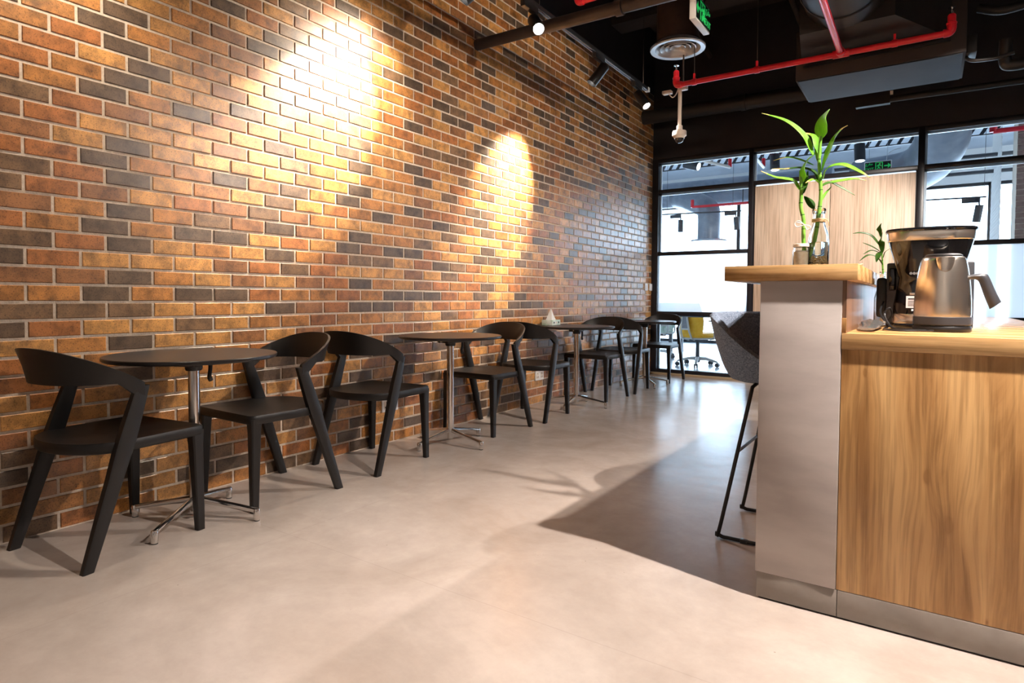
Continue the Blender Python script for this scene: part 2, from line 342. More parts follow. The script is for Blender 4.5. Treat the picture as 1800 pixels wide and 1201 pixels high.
# --- brick wall
BL, BH, BY0, ZT = .19947, .075, 1.0737, 3.675
wl = tag(MB().box(-.25, 0, YF, YB + .1, 0, ZT).build('wall_left', 'mortar', smooth=False), kind='structure')
MB().box(-.25, .004, YF, YB + .1, ZT, ZC).build('upper_band', 'blackwall', wl, smooth=False)
PAL = [((.47, .215, .062), 34), ((.40, .160, .050), 26), ((.58, .305, .10), 20), ((.31, .145, .060), 14), ((.135, .092, .062), 11), ((.22, .135, .075), 12)]
rb = random.Random(3)
tot = sum(p[1] for p in PAL)
def pick(rg):
    t = rg.random() * tot
    for c, wgt in PAL:
        t -= wgt
        if t <= 0: return c
    return PAL[0][0]
templ = {}
bricks = []
for k in range(int(ZT / BH)):
    off = 0 if k % 2 == 0 else BL / 2
    n0 = int((YF - BY0) / BL); n1 = int((YB - BY0) / BL) + 2
    for n in range(n0, n1):
        ya = BY0 + off + n * BL + .006; yb = ya + BL - .012
        if ya > YB - .02: continue
        yb = min(yb, YB - .005); ya = max(ya, YF)
        if yb - ya < .02: continue
        key = (n % 7, k % 4)
        if key not in templ: templ[key] = pick(rb)
        c = templ[key] if rb.random() < .6 else pick(rb)
        j = rb.uniform(.86, 1.14)
        bricks.append((ya, yb, k * BH + .006, (k + 1) * BH - .006, tuple(x * j for x in c), n, k))
def brick_geo(ya, yb, z0, z1, d=.0048, ch=.0026):
    o = [(0, ya, z0), (0, yb, z0), (0, yb, z1), (0, ya, z1)]
    m1 = [(d - ch, p[1], p[2]) for p in o]
    q = [(d, ya + ch, z0 + ch), (d, yb - ch, z0 + ch), (d, yb - ch, z1 - ch), (d, ya + ch, z1 - ch)]
    vs = o + m1 + q; fs = []
    for a in (0, 4):
        for i in range(4): fs.append((a + i, a + (i + 1) % 4, a + 4 + (i + 1) % 4, a + 4 + i))
    fs.append((8, 9, 10, 11)); return vs, fs
scored = []
for i, b in enumerate(bricks):
    x0, y0, z0 = project((0, b[0], b[2])); x1, y1, z1 = project((0, b[1], b[3]))
    vis = 0
    if z0 > .1 and z1 > .1:
        w_ = max(0, min(x1, 1800) - max(x0, 0)); h_ = max(0, min(max(y0, y1), 1201) - max(min(y0, y1), 0)); vis = w_ * h_
    scored.append((vis, i))
scored.sort(reverse=True); top = set(i for v_, i in scored[:300] if v_ > 0)
proto_me = None; rest = MB(); rcol = []
for i, b in enumerate(bricks):
    if i in top and abs((b[1] - b[0]) - (BL - .012)) < 1e-6:
        if proto_me is None:
            h = (BL - .012) / 2; hz = (BH - .012) / 2
            vs_, fs_ = brick_geo(-h, h, -hz, hz)
            proto_me = bpy.data.meshes.new('brick'); proto_me.from_pydata(vs_, [], fs_); proto_me.materials.append(M['brick_o'])
        o = bpy.data.objects.new('brick', proto_me); link(o, wl)
        o.location = (rb.uniform(-.0008, .0008), (b[0] + b[1]) / 2, (b[2] + b[3]) / 2); o.color = (*b[4], 1)
    else:
        vs_, fs_ = brick_geo(*b[:4]); rest.add(vs_, fs_); rcol.append((b[4], len(fs_)))
ro = rest.build('brick', 'brick_s', wl, smooth=False); tag(ro, kind='stuff')
ro.name = 'bricks'
ca = ro.data.color_attributes.new('Col', 'FLOAT_COLOR', 'CORNER')
seq = []
for c, nf in rcol: seq += [c] * nf
for p in ro.data.polygons:
    c = seq[p.index]
    for li in p.loop_indices: ca.data[li].color = (*c, 1)
# --- back wall above and right of the partition
wb = tag(MB().box(-.25, XR, YB, YB + .14, 2.80, ZC).build('wall_back', 'blackwall', smooth=False), kind='structure')
tag(MB().box(0.02, 4.78, YB - .07, YB, 0, .026).build('trim_1', 'tan', bevel=.003), kind='structure')
# --- glazed partition
wp = empty('window_1', (0, YB, 0), kind='structure')
def fr(x0, x1, z0, z1, name='rail', y0=-.012, y1=.09): return MB().box(x0, x1, y0, y1, z0, z1).build(name, 'frame', wp, bevel=.003)
XM = [(0.0, .085), (1.225, 1.278), (2.94, 3.0), (4.66, 4.72), (6.38, 6.44)]
ZR = [(.026, .07), (.78, .832), (1.567, 1.615), (2.378, 2.43), (2.775, 2.83)]
for a, b in XM: fr(a, b, .026, 2.83, 'mullion', -.016, .094)
for i in range(4):
    x0, x1 = XM[i][1], XM[i + 1][0]
    for j, (a, b) in enumerate(ZR):
        if i == 1 and j in (1, 2): continue
        fr(x0, x1, a, b)
    for j in range(4):
        if i == 1 and j < 3: continue
        z0, z1 = ZR[j][1], ZR[j + 1][0]
        fz = (j == 1)
        MB().box(x0, x1, .034, .044, z0, z1).build('frosted_pane' if fz else 'pane', 'frost' if fz else 'glass', wp, smooth=False)
        if not fz:  # thin bright aluminium glazing beads inside the frame
            MB().box(x0, x0 + .022, .05, .075, z0, z1).build('glazing_bead', 'alu', wp, smooth=False)
            MB().box(x0, x1, .05, .075, z1 - .018, z1).build('glazing_bead', 'alu', wp, smooth=False)
for a, b in ((1.30, 2.110), (2.118, 2.925)):
    MB().box(a, b, .0, .045, .07, 2.362).build('wood_panel', 'palewood', wp, bevel=.002)
MB().box(2.110, 2.118, .02, .04, .07, 2.362).build('panel_joint', 'white', wp, smooth=False)
MB().box(1.278, 1.30, .01, .06, .07, 2.378).build('panel_stop', 'frame', wp, smooth=False)
MB().box(2.925, 2.94, .01, .06, .07, 2.378).build('panel_stop', 'frame', wp, smooth=False)
MB().box(6.44, XR, 0, .1, 0, 2.83).build('end_panel', 'blackwall', wp, smooth=False)

# ================================================================== FAR ROOM beyond the glass
FY = 14.0
tag(MB().box(-5, 9, YB + .06, FY + .3, -.2, 0).build('floor_far_room', 'farfloor', smooth=False), kind='structure')
tag(MB().box(-5, 9, YB + .1, FY + .3, 3.75, 3.9).build('ceiling_far_room', 'grey', smooth=False), kind='structure')
tag(MB().box(-5.2, -5, YB + .1, FY + .3, 0, 3.9).build('wall_far_left', 'white', smooth=False), kind='structure')
tag(MB().box(9, 9.2, YB + .1, FY + .3, 0, 3.9).build('wall_far_right', 'white', smooth=False), kind='structure')
tag(MB().box(-5, -.25, YB, YB + .1, 0, 3.9).build('wall_far_side', 'white', smooth=False), kind='structure')
fw = tag(MB().box(-5, 9, FY, FY + .2, 3.12, 3.9).build('wall_far_back', 'white', smooth=False), kind='structure')
w2 = empty('window_2', (0, FY, 0), kind='structure')
for x in (-4.95, -3.2, -.42, 1.6, 3.95, 6.2, 8.9): MB().box(x - .035, x + .035, 0, .08, 0, 3.12).build('mullion', 'frame', w2, smooth=False)
for z in (0.03, 3.1): MB().box(-5, 9, 0, .08, z - .03, z + .03).build('rail', 'frame', w2, smooth=False)
MB().box(-5, 9, .03, .035, .06, 3.07).build('pane', 'glass', w2, smooth=False)
# ceiling deck ribs
dk = empty('corrugated_deck', (0, 0, 3.745), label='grey corrugated metal deck under the ceiling beyond the glass', cat='ceiling deck')
for i in range(44):
    x = -3.2 + i * .2
    MB().box(x, x + .1, 8.0, 9.9, -.05, 0).build('rib', 'grey', dk, smooth=False)
# perforated tray line
def cable_tray(x0, x1, y, z, label):
    t = empty('cable_tray', (0, y, z), label=label, cat='cable tray')
    MB().box(x0, x1, 0, .03, .06, .075).build('upper_rail', 'darkgrey', t, smooth=False)
    MB().box(x0, x1, 0, .03, -.075, -.06).build('lower_rail', 'darkgrey', t, smooth=False)
    n = int((x1 - x0) / .14)
    for i in range(n):
        a = x0 + i * .14
        MB().add([(a, 0, -.06), (a + .05, 0, -.06), (a + .12, 0, .06), (a + .07, 0, .06), (a, .02, -.06), (a + .05, .02, -.06), (a + .12, .02, .06), (a + .07, .02, .06)],
                 [(0, 1, 2, 3), (7, 6, 5, 4), (0, 4, 5, 1), (1, 5, 6, 2), (2, 6, 7, 3), (3, 7, 4, 0)]).build('rung', 'darkgrey', t, smooth=False)
cable_tray(-2.0, 3.9, 10.85, 3.38, 'dark latticed cable tray running under the far ceiling')
# insulated duct with drop and diffuser in bay one
d1 = empty('insulated_duct', (0, 11.6, 0), label='fat grey insulated duct with a drop to a diffuser behind the left panes', cat='duct')
MB().tube([(-2.5, 0, 2.98), (1.7, 0, 2.98)], .24, 20).build('main_run', 'galv', d1)
MB().tube(bez([(-.9, -.1, 2.9), (-.55, -.5, 2.78), (-.2, -.75, 2.6), (-.12, -.8, 2.45), (-.12, -.8, 2.02)]), .19, 18).build('drop', 'galv', d1)
MB().lathe([(.19, 2.03), (.3, 2.02), (.32, 1.99), (.2, 1.97)], (-.12, -.8, 0)).build('diffuser', 'silver', d1)
# far sprinkler, track with small spotlights
def far_pipe(p0, p1, r, label):
    t = empty('sprinkler_pipe', p0, label=label, cat='pipe'); v = Vector(p1) - Vector(p0)
    MB().tube([(0, 0, 0), v], r).build('pipe', 'red', t)
    MB().tube([(0, 0, -.01), (0, 0, .12)], r * 1.3).build('elbow', 'red', t)
    for q in (.35, .75): MB().tube([v * q, v * q + Vector((0, 0, .25))], .008).build('hanger', 'darkgrey', t)
P0 = on(1217, 364, 1, 10.6); far_pipe(P0, (P0.x + 2.4, P0.y, P0.z + .0), .022, 'thin red pipe with an upturned end behind the left upper pane')
def far_track(pa, pb, lamps, label, wire):
    t = empty('far_track', pa, label=label, cat='light track'); v = pb - pa
    MB().tube([(0, 0, 0), v], .012, 8).build('rail', 'darkgrey', t)
    for q in wire: MB().tube([v * q, v * q + Vector((0, 0, 3.75 - pa.z))], .003, 6).build('wire', 'darkgrey', t)
    return t
def far_spot(p, tilt, label, group, sc=1.0):
    t = empty('small_spotlight', p, label=label, cat='spotlight', group=group)
    MB().box(-.13 * sc, .05 * sc, -.02, .02, -.06 * sc, -.005).build('adapter', 'darkgrey', t)
    MB().tube([(.04 * sc, 0, -.06 * sc), (.045 * sc, 0, -.10 * sc)], .01, 8).build('stem', 'darkgrey', t)
    MB().tube([(.045 * sc + tilt * .0, 0, -.09 * sc), (.045 * sc + tilt, .03, -.29 * sc)], .042 * sc, 14).build('body', 'darkgrey', t)
ta = on(1162, 377.5, 1, 10.0); tb = on(1303, 370.5, 1, 10.0)
far_track(ta, tb, 2, 'thin dark light track hanging behind the left upper pane', (.08, .9))
far_spot(on(1192, 377, 1, 10.0), -.01, 'small dark spotlight hanging near the brick wall side behind the left upper pane', 'far spotlights')
far_spot(on(1289, 371.5, 1, 10.0), .01, 'small dark spotlight hanging next to the far mullion behind the left upper pane', 'far spotlights')
ta = on(1600, 353.5, 1, 10.6); tb = on(1734, 346, 1, 10.6)
far_track(ta, tb, 1, 'thin dark light track hanging behind the right upper pane', (.2, .97))
far_spot(on(1714, 347.5, 1, 10.6), -.03, 'small dark spotlight hanging behind the right upper pane', 'far spotlights', 1.15)
# big sagging duct in the right bay
d2 = empty('sagging_duct', (3.15, 9.6, 0), label='wide grey fabric-wrapped duct curving down behind the right transom pane', cat='duct')
MB().tube(bez([(.06, -.75, 3.36), (.02, -.45, 3.22), (-.02, .1, 2.98), (-.3, .75, 2.82), (-1.0, 1.0, 2.78)]), .30, 24).build('main_run', 'galv', d2)
MB().lathe([(.315, -.02), (.32, 0), (.315, .02)], (0.03, -.5, 3.3)).build('band', 'galv', d2)
# upright red pipe, bent end at the far right
P0 = on(1746, 231, 1, 9.4); far_pipe(P0, (P0.x + 2.0, P0.y, P0.z), .03, 'red pipe with an upturned end behind the right transom pane')
for (a, b, c_, d_, nm) in (((1230, 281), (1283, 294), 9.2, .022, 'slanting red and white pipe behind the left transom pane'), ((1327, 276), (1342, 294), 8.9, .02, 'short slanting pale pipe behind the middle transom pane')):
    q0 = on(*a, 1, c_ - .5); q1 = on(*b, 1, c_ + .1)
    t = empty('slanting_pipe', q0, label=nm, cat='pipe'); v = q1 - q0
    MB().tube([(0, 0, 0), v], d_).build('pipe', 'ivory', t); MB().tube([v, v + Vector((0, 0, .12))], d_ * 1.2).build('end_fitting', 'red', t); MB().tube([v, v + Vector((0, 0, 3.69 - q1.z))], .005, 6).build('hanger_rod', 'darkgrey', t)
# cylinder downlights
def far_can(pxl, y, tilt, label):
    p = on(*pxl, 1, y); t = empty('cylinder_downlight', p, label=label, cat='downlight')
    a = Vector((sin(tilt), -.1, -cos(tilt))).normalized()
    MB().tube([(0, 0, 0), a * .22], .065, 18).build('body', 'darkgrey', t)
    MB().tube([a * .22, a * .222], .05, 18).build('lens', 'lens2', t)
    MB().tube([(0, 0, 0), (0, 0, 3.69 - p.z)], .008, 6).build('stem', 'darkgrey', t)
far_can((1204, 288), 8.9, 1.25, 'dark cylinder downlight tilted sideways behind the left transom pane')
far_can((1362, 272), 9.3, .05, 'dark cylinder downlight left of the bamboo leaves behind the middle transom pane')
far_can((1511, 254), 9.2, .05, 'dark cylinder downlight above the far exit sign')
# conduit lines
for i, (z, y) in enumerate(((3.2, 11.8), (3.05, 12.4))):
    tag(MB().tube([(-3, y, z), (5.5, y, z)], .03, 8).build('conduit', 'darkgrey'), ('higher' if i == 0 else 'lower') + ' dark straight conduit under the far ceiling', 'conduit')
# mesh screen and brick pier on the right
ms = empty('mesh_screen', (3.88, 11.2, 0), label='white diagonal wire mesh screen behind the right panes', cat='mesh screen')
for i in range(46):
    for sgn in (1, -1):
        z = -.6 + i * .1; 
        a = max(z, 0); b_ = min(z + 1.6, 3.7)
        if b_ <= a: continue
        ya = (a - z) if sgn > 0 else 1.6 - (a - z); yb = (b_ - z) if sgn > 0 else 1.6 - (b_ - z)
        MB().tube([(0, ya, a), (0, yb, b_)], .006, 5).build('wire', 'white', ms)
bp_ = empty('brick_pier', (4.22, 10.6, 0), label='brown brick pier behind the right end of the partition', cat='pier')
MB().box(-.22, .6, .004, .5, 0, 3.75).build('mortar_core', 'mortar', bp_, smooth=False)
bme = None
for k in range(13, 50):
    for n in range(-1, 4):
        x = -.22 + n * .2 + (.1 if k % 2 else 0); x0, x1 = max(x + .005, -.22), min(x + .195, .6)
        if x1 - x0 < .03: continue
        MB().box(x0, x1, -.006, .006, k * .075 + .005, k * .075 + .07).build('brick', 'farbrick', bp_, smooth=False)
MB().tube([(.02, -.05, 0), (.02, -.05, 2.3)], .03, 12).build('steel_post', 'silver', bp_)

# --- exit signs
def arabic(parent, mw, s, mt='green'):
    """the word for exit, drawn as four joined strokes (written right to left)"""
    mb = MB()
    strokes = [[(1.35, .05), (1.55, .0), (1.62, .22), (1.45, .3), (1.35, .05), (1.0, .0)], [(1.05, .0), (.75, .05), (1.05, .35), (.8, .42), (.65, .3)],
               [(.55, .25), (.5, -.05), (.3, -.3)], [(-.25, .35), (.05, .35), (-.2, .05), (-.3, -.2), (-.05, -.4), (.2, -.3)]]
    for st in strokes:
        pts = bez([(x * s, y * s, 0) for x, y in st], 5); mb.tube(pts, .065 * s, 6)
    for dx, dy in ((.85, .72), (-.08, -.08)): mb.box((dx - .08) * s, (dx + .08) * s, (dy - .08) * s, (dy + .08) * s, -.001, .001)
    o = mb.build('arabic_word', mt, parent); o.matrix_local = mw; return o
def exit_sign(name, p, rz, w_, h_, d_, label, flip, wires, wire_top):
    """local x along the sign, face towards -y"""
    t = empty(name, p, rz, label, 'exit sign')
    MB().box(-w_ / 2, w_ / 2, -d_ / 2, d_ / 2, 0, h_).build('housing', 'whiteplastic', t, bevel=.004)
    MB().box(-w_ / 2 + .012, w_ / 2 - .012, -d_ / 2 - .003, -d_ / 2 + .001, .012, h_ - .012).build('face', 'signblack', t, smooth=False)
    yf = -d_ / 2 - .005; sg = -1 if flip else 1; u = h_ / .15; q = w_ / .33
    def put(x, z): return Matrix.Translation((x, yf, z)) @ Matrix.Rotation(pi / 2, 4, 'X')
    text_mesh('EXIT', .055 * u, 'exit_word', 'green', t, put(sg * -.105 * q, .042 * u))
    arabic(t, put(sg * -.105 * q - .03 * u, .103 * u), .042 * u)
    g = MB(); xa = sg * .015 * q
    g.box(xa - .045 * u, xa - .036 * u, yf, yf + .002, .02 * u, .13 * u); g.box(xa + .036 * u, xa + .045 * u, yf, yf + .002, .02 * u, .13 * u); g.box(xa - .045 * u, xa + .045 * u, yf, yf + .002, .124 * u, .132 * u)
    g.build('door_mark', 'green', t, smooth=False)
    mm = MB(); f_ = sg
    mm.lathe([(.001, -.001), (.009 * u, -.001), (.009 * u, .001), (.001, .001)], (xa + f_ * .008 * u, yf, .112 * u), 12, 'y')
    for path in ([(0, .100), (-.006, .065)], [(-.006, .066), (.012, .045), (.008, .022)], [(-.006, .066), (-.014, .045), (-.03, .03)], [(0, .097), (.018, .088), (.026, .075)], [(0, .097), (-.018, .09), (-.022, .072)]):
        mm.tube([(xa + f_ * x * u, yf, z * u) for x, z in path], .0055 * u, 6)
    mm.build('running_figure', 'green', t)
    xr = sg * .115 * q; ar = MB()
    ar.box(min(xr - sg * .04 * q, xr + sg * .01 * q), max(xr - sg * .04 * q, xr + sg * .01 * q), yf, yf + .002, .068 * u, .084 * u)
    ar.add([(xr + sg * .005 * q, yf, .11 * u), (xr + sg * .042 * q, yf, .076 * u), (xr + sg * .005 * q, yf, .042 * u), (xr + sg * .005 * q, yf + .002, .11 * u), (xr + sg * .042 * q, yf + .002, .076 * u), (xr + sg * .005 * q, yf + .002, .042 * u)],
           [(0, 1, 2), (5, 4, 3), (0, 3, 4, 1), (1, 4, 5, 2), (2, 5, 3, 0)])
    ar.build('arrow', 'green', t, smooth=False)
    for x in (-w_ * .33, w_ * .33):
        MB().tube([(x, 0, h_), (x, 0, wire_top - p[2])], .003, 6).build('hanging_wire', wires, t)
    MB().tube(bez([(w_ * .3, 0, h_), (w_ * .33, .02, h_ + .07), (w_ * .5, .03, h_ + .13), (w_ * .8, .05, h_ + .16)], 8), .004, 6).build('cable', 'whiteplastic', t)
    return t
pe = on(1543, 300, 1, 10.0)
exit_sign('exit_sign', (pe.x, pe.y, pe.z - .02), 0, .33, .15, .03, 'green exit sign with a right arrow hanging beyond the middle transom pane', False, 'silver', 3.74)
# near sign: length along y, face towards +x
ns = exit_sign('exit_sign', (1.48, 5.03, 3.2), pi / 2, .37, .20, .05, 'white-framed green exit sign hanging edge-on under the black ceiling', True, 'brownpipe', ZC)

# ================================================================== OFFICE FURNITURE beyond the glass
def office_chair(name, p, rz, shell, label, full=True):
    t = empty(name, p, rz, label, 'office chair')
    hub = MB().lathe([(.02, .05), (.035, .06), (.045, .12), (.03, .14), (.025, .36), (.03, .38)], n=16).build('gas_lift', 'darkgrey', t)
    for i in range(5):
        a = 2 * pi * i / 5 + .3; d = Vector((cos(a), sin(a), 0)); s_ = Vector((-sin(a), cos(a), 0))
        rings = []
        for q, zz, ww, hh in ((.03, .12, .032, .03), (.15, .115, .026, .024), (.27, .085, .02, .018), (.30, .075, .016, .012)):
            c = d * q + Vector((0, 0, zz)); rings.append([c - s_ * ww - Vector((0, 0, hh)), c + s_ * ww - Vector((0, 0, hh)), c + s_ * ww * .8 + Vector((0, 0, hh * .6)), c - s_ * ww * .8 + Vector((0, 0, hh * .6))])
        lg = MB().loft(rings).build('base_leg', 'lightgrey', t, bevel=.004)
        cw = MB()
        for k in (-1, 1):
            cc = d * .30 + s_ * (k * .018) + Vector((0, 0, .03)); cw.tube([cc - s_ * .009, cc + s_ * .009], .03, 14)
        cw.tube([d * .30 + Vector((0, 0, .03)), d * .30 + Vector((0, 0, .075))], .008, 8)
        cw.build('caster', 'darkgrey', lg)
    MB().box(-.10, .10, -.14, .12, .37, .41).build('mechanism', 'darkgrey', t, bevel=.01)
    MB().tube([(.1, .02, .385), (.27, .05, .38)], .008, 8).build('lever', 'darkgrey', t)
    # seat: rounded cushion
    rings = []
    for zz, k in ((.415, .82), (.43, .96), (.46, 1.0), (.49, .95), (.50, .7)):
        rings.append([(k * .245 * (abs(cos(a)) ** .6) * (1 if cos(a) > 0 else -1), .02 + k * .235 * (abs(sin(a)) ** .6) * (1 if sin(a) > 0 else -1), zz) for a in [2 * pi * j / 28 for j in range(28)]])
    MB().loft(rings).build('seat', shell, t)
    rings = []
    for zz, k in ((.40, .8), (.405, 1.0), (.425, 1.03), (.432, .98)):
        rings.append([(k * .25 * (abs(cos(a)) ** .6) * (1 if cos(a) > 0 else -1), .02 + k * .24 * (abs(sin(a)) ** .6) * (1 if sin(a) > 0 else -1), zz) for a in [2 * pi * j / 28 for j in range(28)]])
    MB().loft(rings).build('seat_tray', 'lightgrey', t)
    # back shell curving, behind at -y
    rings = []
    for i in range(9):
        q = i / 8; z = .42 + q * .52; hw = .19 + .05 * sin(q * pi * .8) + .01 * q; yb = -.20 - .10 * q + .03 * sin(q * pi)
        ring = []
        for j in range(11):
            x = -hw + 2 * hw * j / 10; ring.append((x, yb + .05 * (x / hw) ** 2, z))
        for j in range(10, -1, -1):
            x = -hw + 2 * hw * j / 10; ring.append((x, yb + .05 * (x / hw) ** 2 - .022, z))
        rings.append(ring)
    MB().loft(rings).build('backrest', shell, t)
    # spine: A-shaped support behind the back
    for s_ in (-1, 1): MB().tube([(s_ * .03, -.30, .80), (s_ * .075, -.285, .52), (s_ * .085, -.24, .42), (s_ * .04, -.1, .385)], .014, 10).build('back_support', 'lightgrey', t)
    MB().loft([[(-.03, -.302, .80), (.03, -.302, .80), (.03, -.29, .80), (-.03, -.29, .80)], [(-.07, -.288, .56), (.07, -.288, .56), (.07, -.276, .56), (-.07, -.276, .56)]]).build('lumbar_plate', 'midgrey', t)
    MB().tube([(-.07, -.288, .555), (.07, -.288, .555)], .012, 8).build('cross_bar', 'lightgrey', t)
    for s_ in (-1, 1):
        MB().tube(bez([(s_ * .22, 0, .41), (s_ * .29, 0, .43), (s_ * .295, .01, .55), (s_ * .29, .02, .665)], 6), .015, 10).build('arm_post', 'lightgrey', t)
        MB().box(s_ * .29 - .04, s_ * .29 + .04, -.09, .15, .665, .69).build('armrest', 'lightgrey', t, bevel=.01)
    return t
office_chair('office_chair', (.23, 9.15, 0), R(-22), 'yellow', 'yellow office chair with light grey base behind the low clear pane')
office_chair('office_chair', (.66, 10.45, 0), R(160), 'midgrey', 'grey office chair mostly hidden behind the fabric bar stool, beyond the glass')
office_chair('office_chair', (-.75, 10.1, 0), R(40), 'mint', 'pale green office chair half hidden by the yellow chair beyond the glass')
def desk(p, L_, W_, label):
    t = empty('office_desk', p, 0, label, 'desk')
    MB().box(-L_ / 2, L_ / 2, -W_ / 2, W_ / 2, .70, .73).build('desk_top', 'darkgrey', t, bevel=.004)
    for sx in (-1, 1):
        for sy in (-1, 1): MB().box(sx * (L_ / 2 - .06) - .03, sx * (L_ / 2 - .06) + .03, sy * (W_ / 2 - .06) - .03, sy * (W_ / 2 - .06) + .03, 0, .70).build('leg', 'darkgrey', t)
desk((-.1, 11.15, 0), 1.5, .7, 'dark office desk behind the yellow chair beyond the glass')

# ================================================================== CEILING SERVICES
def thing_pipe(name, path, r, mt, label, cat, n=16):
    return tag(MB().tube(path, r, n).build(name, mt), label, cat)
bpipe = empty('pipe_run', (0, 4.0, 3.035), label='brown-black pipe sticking out of the brick wall below the light track', cat='pipe')
MB().tube([(.0, 0, 0), (.62, 0, -.008)], .043, 20).build('pipe_end', 'ceil', bpipe)
MB().tube([(.60, 0, -.008), (2.2, 0, -.03)], .046, 20).build('pipe', 'brownpipe', bpipe)
MB().tube([(1.22, 0, -.018), (1.27, 0, -.019)], .056, 20).build('coupling', 'brownpipe', bpipe)
dp = empty('drain_pipe', (0, 7.5, 3.30), label='thick dark pipe along the top of the back wall', cat='pipe')
MB().tube([(.0, 0, 0), (2.0, 0, -.02)], .085, 20).build('pipe', 'duct', dp)
MB().tube([(1.2, 0, -.01), (1.26, 0, -.01)], .095, 20).build('coupling', 'duct', dp)
dp2 = empty('drain_pipe', (2.6, 7.3, 3.02), label='dark conduit pipe on the back wall right of the fan coil unit', cat='pipe')
MB().tube([(-.2, 0, 0), (2.4, 0, -.03)], .03, 12).build('pipe', 'duct', dp2)
MB().box(-.2, .1, -.05, .02, -.05, .03).build('junction_box', 'duct', dp2); MB().box(.1, .125, -.055, -.03, .03, .065).build('white_tag', 'ivory', dp2)
# ceiling beams / cable trays (dark)
for i, (y, z0) in enumerate(((5.05, 4.15), (6.5, 4.1))):
    tag(MB().box(0.01, XR, y, y + .28, z0, ZC).build('ceiling_beam', 'ceil', smooth=False), ('nearer' if i == 0 else 'farther') + ' black beam crossing the ceiling above the sprinkler pipe', 'beam')
thing_pipe('conduit', bez([(1.10, 3.2, 4.0), (.95, 5.0, 4.0), (.86, 6.2, 4.0), (.76, 7.75, 4.0)]), .03, 'brownpipe', 'brown-black conduit curving along the ceiling beside the light track', 'conduit')
thing_pipe('conduit', bez([(1.9, 3.6, 4.1), (1.85, 5.4, 4.1), (1.8, 7.8, 4.1)]), .025, 'brownpipe', 'straight dark conduit under the ceiling right of the round diffuser', 'conduit')
# round diffuser with duct
df = empty('ceiling_diffuser', (1.09, 5.63, 3.3), label='round silver ceiling diffuser under a brown duct', cat='diffuser')
MB().lathe([(.250, .012), (.245, 0), (.205, .004), (.165, .05), (.16, .06), (.2, .06), (.25, .02)], n=48, cap=False).build('outer_ring', 'alu', df)
for r_, z in ((.165, .012), (.118, .016), (.072, .02)):
    MB().lathe([(r_, z), (r_ - .006, z - .004), (r_ - .038, z + .03), (r_ - .042, z + .045), (r_ - .036, z + .045)], n=40, cap=False).build('cone_ring', 'alu', df)
MB().lathe([(.001, .03), (.028, .035), (.03, .05), (.001, .055)], n=24).build('centre_cone', 'alu', df)
MB().lathe([(.19, .055), (.19, .50), (.19, 1.2)], n=32).build('duct', 'brownpipe', df)
MB().lathe([(.2, .05), (.2, .07), (.001, .07)], n=32).build('plenum_plate', 'ceil', df)
# second duct off to the left, rectangular stub
tag(MB().lathe([(.17, 0), (.17, 1.3)], (1.27, 4.93, 3.55), 24).build('duct_stub', 'brownpipe', bevel=0), 'brown-black duct stub hanging in front of the diffuser duct', 'duct')
# red sprinkler pipe
sp = empty('sprinkler_pipe', (1.06, 5.69, 3.0), label='long bright red sprinkler pipe with a branch under the black ceiling', cat='pipe')
MB().tube([(0, 0, 0), (2.10, 0, .0)], .024, 16).build('pipe', 'red', sp)
MB().tube([(1.37, 0, .0), (1.375, -3.2, .02)], .024, 16).build('branch', 'red', sp)
MB().tube([(1.31, 0, 0), (1.43, 0, 0)], .033, 16).build('tee', 'red', sp); MB().tube([(1.37, 0, 0), (1.37, -.07, 0)], .033, 16).build('tee', 'red', sp)
for x in (0, 2.10):
    s_ = 1 if x == 0 else -1
    e_ = MB().tube(bez([(x + s_ * .05, 0, 0), (x + s_ * .012, 0, .005), (x, 0, .03), (x, 0, .06)], 6), .031, 16).build('elbow', 'red', sp)
    MB().lathe([(.034, .06), (.034, .072), (.027, .078), (.027, .125), (.02, .135)], (x, 0, 0), 16).build('reducer', 'red', sp)
    h_ = MB().lathe([(.012, .13), (.012, .155), (.006, .16), (.006, .178), (.024, .18), (.024, .184), (.004, .186)], (x, 0, 0), 16).build('sprinkler_head', 'silver', sp)
for x in (.17, .72, 1.74):
    MB().lathe([(.029, -.02), (.029, .02)], (x, 0, 0), 16, 'x').build('clamp', 'red', sp)
    MB().box(x - .008, x + .008, -.012, .012, .02, .075).build('clip', 'red', sp); MB().tube([(x, 0, .07), (x, 0, ZC - 3.0)], .004, 6).build('hanger_rod', 'ceil', sp)
p_ = on(1016, 4, 1, 4.6)
s2 = empty('sprinkler_pipe', p_, label='short bright red pipe end at the top edge above the brown pipe', cat='pipe')
MB().tube([(0, 0, 0), (1.3, 0, .02)], .026, 16).build('pipe', 'red', s2); MB().tube(bez([(.05, 0, 0), (.01, 0, .005), (0, 0, .04), (0, 0, .09)], 5), .033, 16).build('elbow', 'red', s2)
MB().tube([(.6, 0, 0), (.6, 0, ZC - p_.z)], .004, 6).build('hanger_rod', 'ceil', s2)
